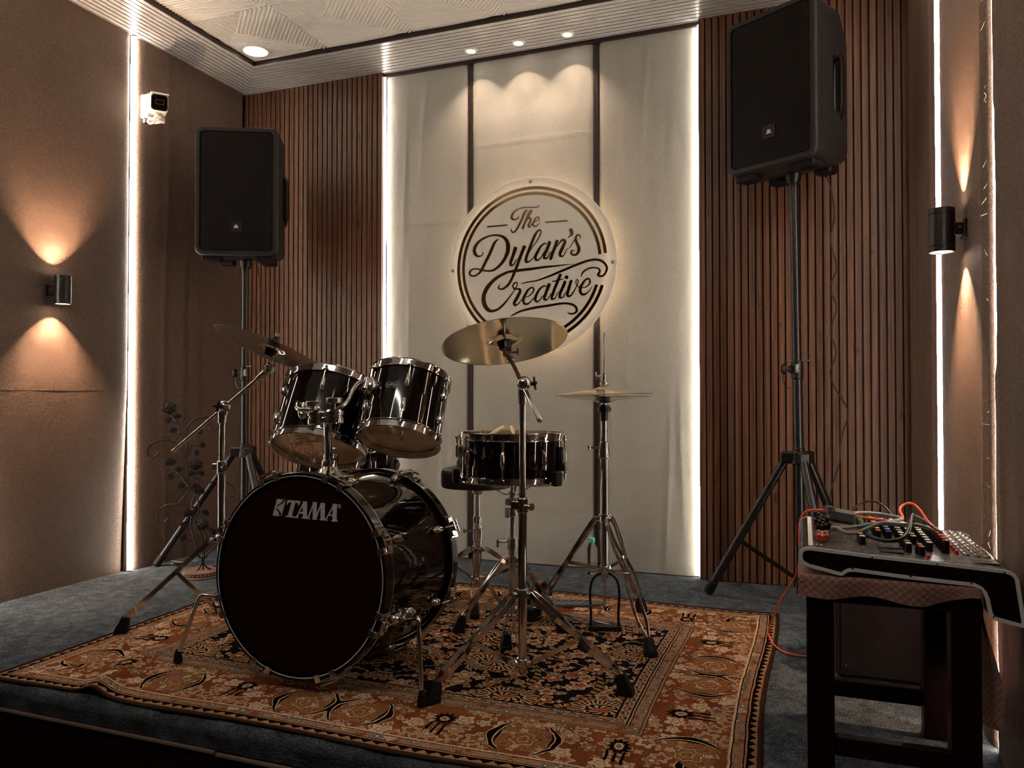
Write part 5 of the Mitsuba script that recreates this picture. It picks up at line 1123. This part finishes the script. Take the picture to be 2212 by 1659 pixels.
# ------------------------------------------------------------------ water bottle
BT = A(-.918, 3.487, 0)
scene['mat_bottle'] = {'type': 'dielectric', 'int_ior': 1.33}
pr = [(0, .003), (.020, .0), (.0265, .004)]
for i in range(8): z = .012 + i * .0115; pr += [(.0268, z), (.0272, z + .003), (.0250, z + .0055), (.0250, z + .0075)]
pr += [(.0268, .108), (.0262, .116), (.0215, .130), (.0140, .143), (.0118, .147), (.0118, .1495), (0, .1496)]
obj('water_bottle__body', at(lathe(pr, 40), BT), 'mat_bottle', True)
obj('water_bottle__cap', cat(cylr(BT + A(0, 0, .150), BT + A(0, 0, .167), .0140, n=30, ch=.0015), cylr(BT + A(0, 0, .145), BT + A(0, 0, .149), .0142, n=30)), principled('mat_teal', (.10, .52, .42), .35, 0, .5), 40)
tag('water_bottle', 'small clear ribbed water bottle with a teal cap on the floor by the cream wall', 'bottle')

# ------------------------------------------------------------------ stool, cloth, cabinet
legs = {(.032, 1.800): 0, (.303, 1.800): 0, (.032, 2.125): 0, (.295, 2.118): 0}
for x, y in legs: obj('side_stool__leg', cbox((x - .027, y - .027, 0), (x + .027, y + .027, .40), .002), STOOLBLK, False)
obj('side_stool__apron', cbox((.004, 1.774, .385), (.326, 1.800, .428), .002), STOOLBLK, False)
obj('side_stool__apron', cbox((.004, 2.130, .385), (.325, 2.150, .428), .002), STOOLBLK, False)
obj('side_stool__apron', cbox((.004, 1.801, .385), (.026, 2.129, .428), .002), STOOLBLK, False)
obj('side_stool__apron', cbox((.303, 1.801, .385), (.326, 2.129, .428), .002), STOOLBLK, False)
obj('side_stool__seat', cbox((-.006, 1.764, .4285), (.328, 2.160, .440), .002), STOOLBLK, False)
obj('side_stool__rung', cbox((.060, 1.788, .058), (.275, 1.812, .098), .002), STOOLBLK, False)
obj('side_stool__rung', cbox((.060, 2.113, .068), (.267, 2.137, .108), .002), STOOLBLK, False)
tag('side_stool', 'black square-legged wooden stool under the mixing console', 'stool')
def cloth_fn(p, n, uv):
    u, v = dr.floor(uv.x / .0085), dr.floor(uv.y / .0085)
    par = (u + v) - 2 * dr.floor((u + v) / 2)
    f = fbm(uv.x * 240, uv.y * 240, 0, 3)
    return mi.Color3f(sel(par < .5, (.33, .175, .14), (.22, .105, .083)) * (.75 + .5 * f))
scene['mat_towel'] = {'type': 'twosided', 'bsdf': {'type': 'bumpmap', 'tex': proc(lambda p, n, uv: fbm(uv.x * 500, uv.y * 500, 0, 2), eps=1e-3), 'scale': .002, 'bsdf': {'type': 'principled', 'base_color': proc(cloth_fn), 'roughness': .8, 'sheen': .6}}}
cu, cv = np.linspace(-.03, .62, 110), np.linspace(-.052, .40, 80)
def cloth_pt(u, v):
    # u runs along x over the seat and down its right side, v along y and down the front
    xe, r = .329, .012
    x = np.clip(u - .008, -.012, None); over = np.clip(x - xe, 0, None)
    bw = np.clip((over - .065) / .12, 0, 1)
    X_ = np.minimum(x, xe) + .005 * np.tanh(over / .008) + bw * (.010 * np.sin(v * 30 + 1) + .024)
    Z_ = .4425 - over * .98 - .0 * bw
    fo = np.clip(-v, 0, None)
    wave = .5 + .5 * np.sin(u * 30 + .5) * np.sin(u * 11)
    drop = fo * (.70 + .30 * wave) * (1 - .55 * np.clip((u - .24) / .08, 0, 1) * (over <= 0))
    Y_ = 1.766 + np.clip(v, 0, None) - .006 * np.tanh(fo / .006) - .006 * np.sin(u * 42) * fo / .05
    Z_ = Z_ - drop * np.where(over > 0, np.clip(1 - over / .02, 0, 1), 1)
    Y_ = Y_ + np.where(over > 0, np.clip(over / .03, 0, 1) * (.012 + fo * .6), 0)
    Z_ = Z_ - .035 * bw * np.sin(v * 9 + .3) * (over > 0)
    return np.stack([X_, Y_, Z_], -1)
CU, CV = np.meshgrid(cu, cv, indexing='ij')
obj('checkered_cloth', grid(cloth_pt, cu, cv), 'mat_towel', True, uv=np.c_[CU.ravel(), CV.ravel()])
tag('checkered_cloth', 'dusty-red checkered cloth draped over the stool under the mixer', 'cloth')
principled('mat_cabinet_vinyl', (.018, .010, .010), .55, 0, .3)
diffuse('mat_speaker_cloth', proc(lambda p, n, uv: mi.Color3f(mix((.020, .013, .013), (.036, .025, .025), weave(p.x, p.z, 600)))))
obj('amplifier__cabinet', cbox((.085, 2.452, .010), (.372, 2.74, .41), .006), 'mat_cabinet_vinyl', False)
obj('amplifier__grille_cloth', cbox((.099, 2.446, .024), (.358, 2.4535, .395), .002), 'mat_speaker_cloth', False)
for x in (.11, .345):
    for y in (2.48, 2.71): obj('amplifier__foot', cylr((x, y, 0), (x, y, .012), .014, n=16), RUBBER, 30)
obj('amplifier__stud', ball((.112, 2.4455, .042), .0028, 7), STEEL, True)
obj('amplifier__stud', ball((.345, 2.4455, .042), .0028, 7), STEEL, True)
tag('amplifier', 'black speaker cabinet on the carpet behind the stool legs', 'amplifier')

# ------------------------------------------------------------------ mixing console
MY0, MY1 = 1.7655, 2.205
out = [(-.010, .483), (-.008, .491), (-.003, .497), (.006, .5003), (.016, .5005), (.125, .493), (.254, .487), (.368, .4805), (.379, .478), (.387, .473), (.392, .465), (.404, .372), (.398, .370), (.350, .380), (.344, .384), (.340, .392), (.335, .420), (.331, .431), (.325, .438), (.315, .443), (.201, .448), (.100, .455), (.090, .4545), (.084, .452), (.077, .446), (.071, .4445), (.009, .458), (-.003, .4635), (-.009, .472)]
OUT = Polygon(out); INN = OUT.buffer(-.0072, join_style=1).buffer(-.0012).buffer(.0012)
MM = frame((0, 0, 0), (0, -1, 0), (1, 0, 0))        # local x right, y up, z towards the camera
def mx(m, mat, nm, sm=False): return obj('mixing_console__' + nm, m, mat, sm)
ALU = principled('mat_side_panel', (.72, .74, .70), .5, 0, .3)
bolts = [(.015, .492), (.013, .4655), (.132, .4870), (.095, .4605), (.203, .4535), (.251, .4815), (.311, .4485), (.368, .4740), (.349, .3865)]
holes = unary_union([Point(*b).buffer(.0019, 8) for b in bolts])
rimp = OUT.difference(INN).difference(holes)
for y in (MY0, MY1 + .004):
    k = mx(moved(extr(rimp, .004), frame((0, y, 0), (0, -1, 0), (1, 0, 0))), ALU, 'side_panel')
    mx(moved(extr(INN.union(holes), .0025), frame((0, y, 0), (0, -1, 0), (1, 0, 0))), STOOLBLK, 'side_panel__inlay') if y == MY0 else None
mx(moved(extr(OUT.buffer(-.0015), MY1 - MY0 - .002), frame((0, MY1 - .001, 0), (0, -1, 0), (1, 0, 0))), BLACK, 'body', 30)
def topz(x): return np.interp(x, [.016, .125, .254, .368], [.5005, .493, .487, .4805])
def panel_fn(p, n, uv):
    # printed legends: short ticks in rows, boxed sections
    gx, gy = p.x / .0062, p.y / .0042
    tick = (cell_rand(dr.floor(gx), dr.floor(gy), 2) > .62) & (dr.abs(gx - dr.floor(gx) - .5) < .34) & (dr.abs(gy - dr.floor(gy) - .5) < .16)
    lx = p.y / .0335; line = dr.abs(lx - dr.floor(lx + .5)) < .022
    return sel(tick, (.34, .33, .31), sel(line, (.20, .19, .18), (.020, .018, .018)))
principled('mat_console_top', proc(panel_fn), .26, 0, .5)
tx = np.array([.010, .016, .06, .125, .19, .254, .31, .368, .374])
mx(grid(lambda u, v: np.stack([u, v, np.interp(u, [.010, .016, .125, .254, .368, .374], [.5005, .5012, .4937, .4877, .4812, .480])], -1), tx, np.linspace(MY0 + .001, MY1 - .001, 12)), 'mat_console_top', 'top_panel')
mx(cbox((.009, MY0 + .012, .5004), (.0185, MY1 - .01, .5022)), WHITE, 'label_strip')
nrmT = unit(A(.055, 0, 1))
def knob_mesh(r, h): return lathe([(r * 1.08, 0), (r * 1.0, h * .15), (r * .82, h * .96), (r * .74, h), (0, h)], 12)
def cap_mesh(r, h): return cat(at(lathe([(r * .84, h * .80), (r * .80, h * 1.02), (r * .6, h * 1.06), (0, h * 1.06)], 12), (0, 0, 0)), bx((0, r * .45, h * 1.07), (r * .18, r * .8, .0004)))
kb, kc = mikit.ply(knob_mesh(.0078, .0190), BLACK, smooth=30), {}
for nm, c in dict(green=(.06, .22, .10), orange=(.75, .26, .06), blue=(.06, .13, .42), white=(.72, .70, .64), red=(.42, .05, .04)).items():
    kc[nm] = mikit.ply(cap_mesh(.0078, .0190), principled('mat_cap_' + nm, c, .4, 0, .5), smooth=30)
kb2, kc2 = mikit.ply(knob_mesh(.0082, .0270), BLACK, smooth=30), mikit.ply(cap_mesh(.0082, .0270), 'mat_cap_red', smooth=30)
small = mikit.ply(lathe([(.0042, 0), (.0042, .004), (.0034, .0085), (0, .0088)], 10), 'mat_cap_red', smooth=30)
jack = mikit.ply(lathe([(.0078, 0), (.0078, .002), (.0066, .003), (.0066, .0048), (.0052, .0052), (.0034, .0052), (.0034, .001), (0, .001)], 14), STEEL, smooth=30)
nch = 10
for i in range(nch):
    y = 2.178 - i * .0335
    def pos(x, dz=.0005): return tw(frame((x, y, float(topz(x)) + dz), nrmT, (0, 1, 0)))
    for x, c in ((.132, 'green'), (.160, 'orange'), (.182, 'blue'), (.207, 'white'), (.229, 'white'), (.252, 'white')):
        if i > 6 and x < .19: continue
        if i > 7 and x < .24: continue
        k = copy('mixing_console__knob', kb, pos(x)); copy(k + '__cap', kc[c], pos(x))
    k = copy('mixing_console__knob', kb2, pos(.283)); copy(k + '__cap', kc2, pos(.283))
    copy('mixing_console__button', small, pos(.304))
    for x in (.322, .342, .360): copy('mixing_console__jack', jack, pos(x))
for x, y, c in ((.118, 1.905, 'orange'), (.120, 1.872, 'white'), (.122, 1.935, 'blue'), (.207, 1.868, 'white'), (.207, 1.838, 'white'), (.205, 1.90, 'orange'), (.228, 1.838, 'red'), (.2285, 1.812, 'red')):
    M = tw(frame((x, y, float(topz(x)) + .0005), nrmT, (0, 1, 0))); k = copy('mixing_console__knob', kb, M); copy(k + '__cap', kc[c], M)
copy('mixing_console__button', small, tw(frame((.238, 1.786, float(topz(.238))), nrmT)))
def fader_cap(): return extr(Polygon([(-.0125, 0), (.0125, 0), (.0118, .0115), (.0085, .0135), (0, .0105), (-.0085, .0135), (-.0118, .0115)]), .0105)
fm = {c: mikit.ply(moved(cat(fader_cap()), frame((0, .005, 0), (0, -1, 0), (1, 0, 0))), m, smooth=False) for c, m in (('black', BLACK), ('red', 'mat_cap_red'), ('orange', 'mat_cap_orange'))}
fl = mikit.ply(bx((0, -.0003, .0106), (.0012, .0110, .0012)), 'mat_print_white', smooth=False)
scene['mat_cap_red']['base_color'] = rgb(.50, .045, .03)
for i in range(13):
    y = 2.180 - i * .0255 if i < 9 else 1.882 - (i - 9) * .0185
    c = 'black' if i < 9 else ('orange' if i == 9 else 'red' if i > 10 else 'black')
    x = .033 + (.016 * ((i * 7) % 5) / 5 if i < 9 else .002)
    M = T().translate([x + .004, y, float(topz(x)) + .0055])
    mx(cbox((.022, y - .0012, float(topz(.05)) + .0042), (.085, y + .0012, float(topz(.05)) + .0049)), RUBBER, 'fader_slot')
    mx(bx((x + .004, y, float(topz(x)) + .003), (.003, .002, .006)), STEEL, 'fader_stem')
    k = copy('mixing_console__fader', fm[c], M); copy(k + '__line', fl, M)
mx(cat(cylr((.030, 1.787, .500), (.030, 1.787, .5035), .0072, n=24, ch=.0008), cylr((.030, 1.787, .5035), (.030, 1.787, .5075), .0048, n=20), cylr((.030, 1.787, .5075), (.030, 1.787, .5085), .003, n=16)), STEEL, 'headphone_jack', 30)
for i in range(2):
    mx(cbox((.150 + .0 * i, 1.800 + i * .05, float(topz(.17)) + .0016), (.196, 1.832 + i * .05, float(topz(.17)) + .0034), .0006), BLACK, 'display_window')
mx(cbox((.322, 1.79, float(topz(.345)) + .0006), (.368, 1.83, float(topz(.345)) + .003), .0006), BLACK, 'vent_panel')
for i in range(6): mx(cbox((.325, 1.7935 + i * .006, float(topz(.345)) + .003), (.365, 1.7965 + i * .006, float(topz(.345)) + .0038)), STEEL, 'vent_panel__slat')
tag('mixing_console', 'audio mixing console with silver-edged side and rows of coloured knobs, on the black stool', 'mixer')
# adapter and cables lying on the console
ab = A(.085, 2.040, .530)
obj('power_adapter', at(cat(bx((0, 0, 0), (.062, .040, .034), .008), bx((-.030, .004, .010), (.012, .03, .02), .003)), ab, (.15, .1, 1), (1, .35, -.12)), principled('mat_adapter', (.055, .052, .05), .45, 0, .4), False)
tag('power_adapter', 'black power adapter block lying on the faders of the mixing console', 'adapter')
GREYC = principled('mat_grey_cable', (.22, .215, .21), .32, 0, .6)
cable('audio_cable', [(.11, 2.05, .535), (.15, 2.08, .535), (.19, 2.08, .532), (.215, 2.03, .532), (.185, 1.985, .530), (.15, 1.98, .524), (.105, 1.975, .514), (.06, 1.965, .513)], .0042, 'grey-sheened black cable looping over the adapter on the mixer', GREYC)
cable('audio_cable_001', [(.075, 1.955, .512), (.13, 1.925, .518), (.165, 1.925, .535), (.20, 1.93, .534), (.235, 1.945, .532), (.262, 1.965, .524), (.285, 2.0, .518)], .0046, 'thick black cable lying lengthwise across the mixer knobs', GREYC)
cable('audio_cable_002', [(.232, 1.985, .512), (.230, 1.955, .552), (.222, 1.915, .545), (.208, 1.872, .522), (.190, 1.850, .512), (.168, 1.850, .509), (.150, 1.872, .508), (.138, 1.900, .508), (.128, 1.935, .510)], .0048, 'black cable arching in a loop down to the near edge of the mixer')
cable('audio_cable_003', [(.110, 2.12, .51), (.128, 2.14, .545), (.160, 2.15, .556), (.190, 2.12, .545), (.205, 2.08, .52)], .0026, 'thin black cable arching at the far side of the mixer')
cable('audio_cable_004', [(.232, 1.955, .550), (.245, 1.93, .548), (.262, 1.935, .535), (.275, 1.95, .525), (.29, 1.965, .515)], .0030, 'short grey cable falling from the top of the loop towards the red knobs', GREYC)
cable('orange_cable', [(.292, 2.08, .505), (.270, 2.10, .535), (.245, 2.12, .558), (.222, 2.11, .548), (.222, 2.06, .528), (.17, 2.12, .515), (.10, 2.17, .517), (.03, 2.20, .520), (-.004, 2.225, .50), (-.010, 2.20, .41), (-.033, 2.330, .292), (-.077, 2.567, .165), (-.106, 2.735, .055), (-.114, 2.790, .010), (-.103, 2.724, .006), (-.080, 2.651, .006), (-.049, 2.611, .006), (-.010, 2.60, .006), (.03, 2.615, .006), (.05, 2.66, .006)], .0031, 'orange cable running off the mixer and down in a loop onto the carpet', ORANGE, 260)
# ------------------------------------------------------------------ repeats
for stem_, grp in (('soffit_spotlight', 'spotlights in the soffit'), ('wall_sconce', 'black wall sconces'), ('led_strip', 'vertical LED strips'), ('loudspeaker', 'loudspeakers on stands'), ('speaker_stand', 'tripod speaker stands'),
                   ('tom_drum', 'rack toms'), ('drumstick', 'drumsticks on the snare'), ('crash_cymbal', 'crash cymbals'), ('cymbal_stand', 'boom cymbal stands'), ('hi_hat_cymbal', 'hi-hat cymbals'), ('audio_cable', 'cables on the mixing console'), ('speaker_cable', 'cables of the loudspeakers')):
    for k in labels:
        if k == stem_ or (k.startswith(stem_ + '_') and k[len(stem_) + 1:].isdigit()): labels[k]['group'] = grp
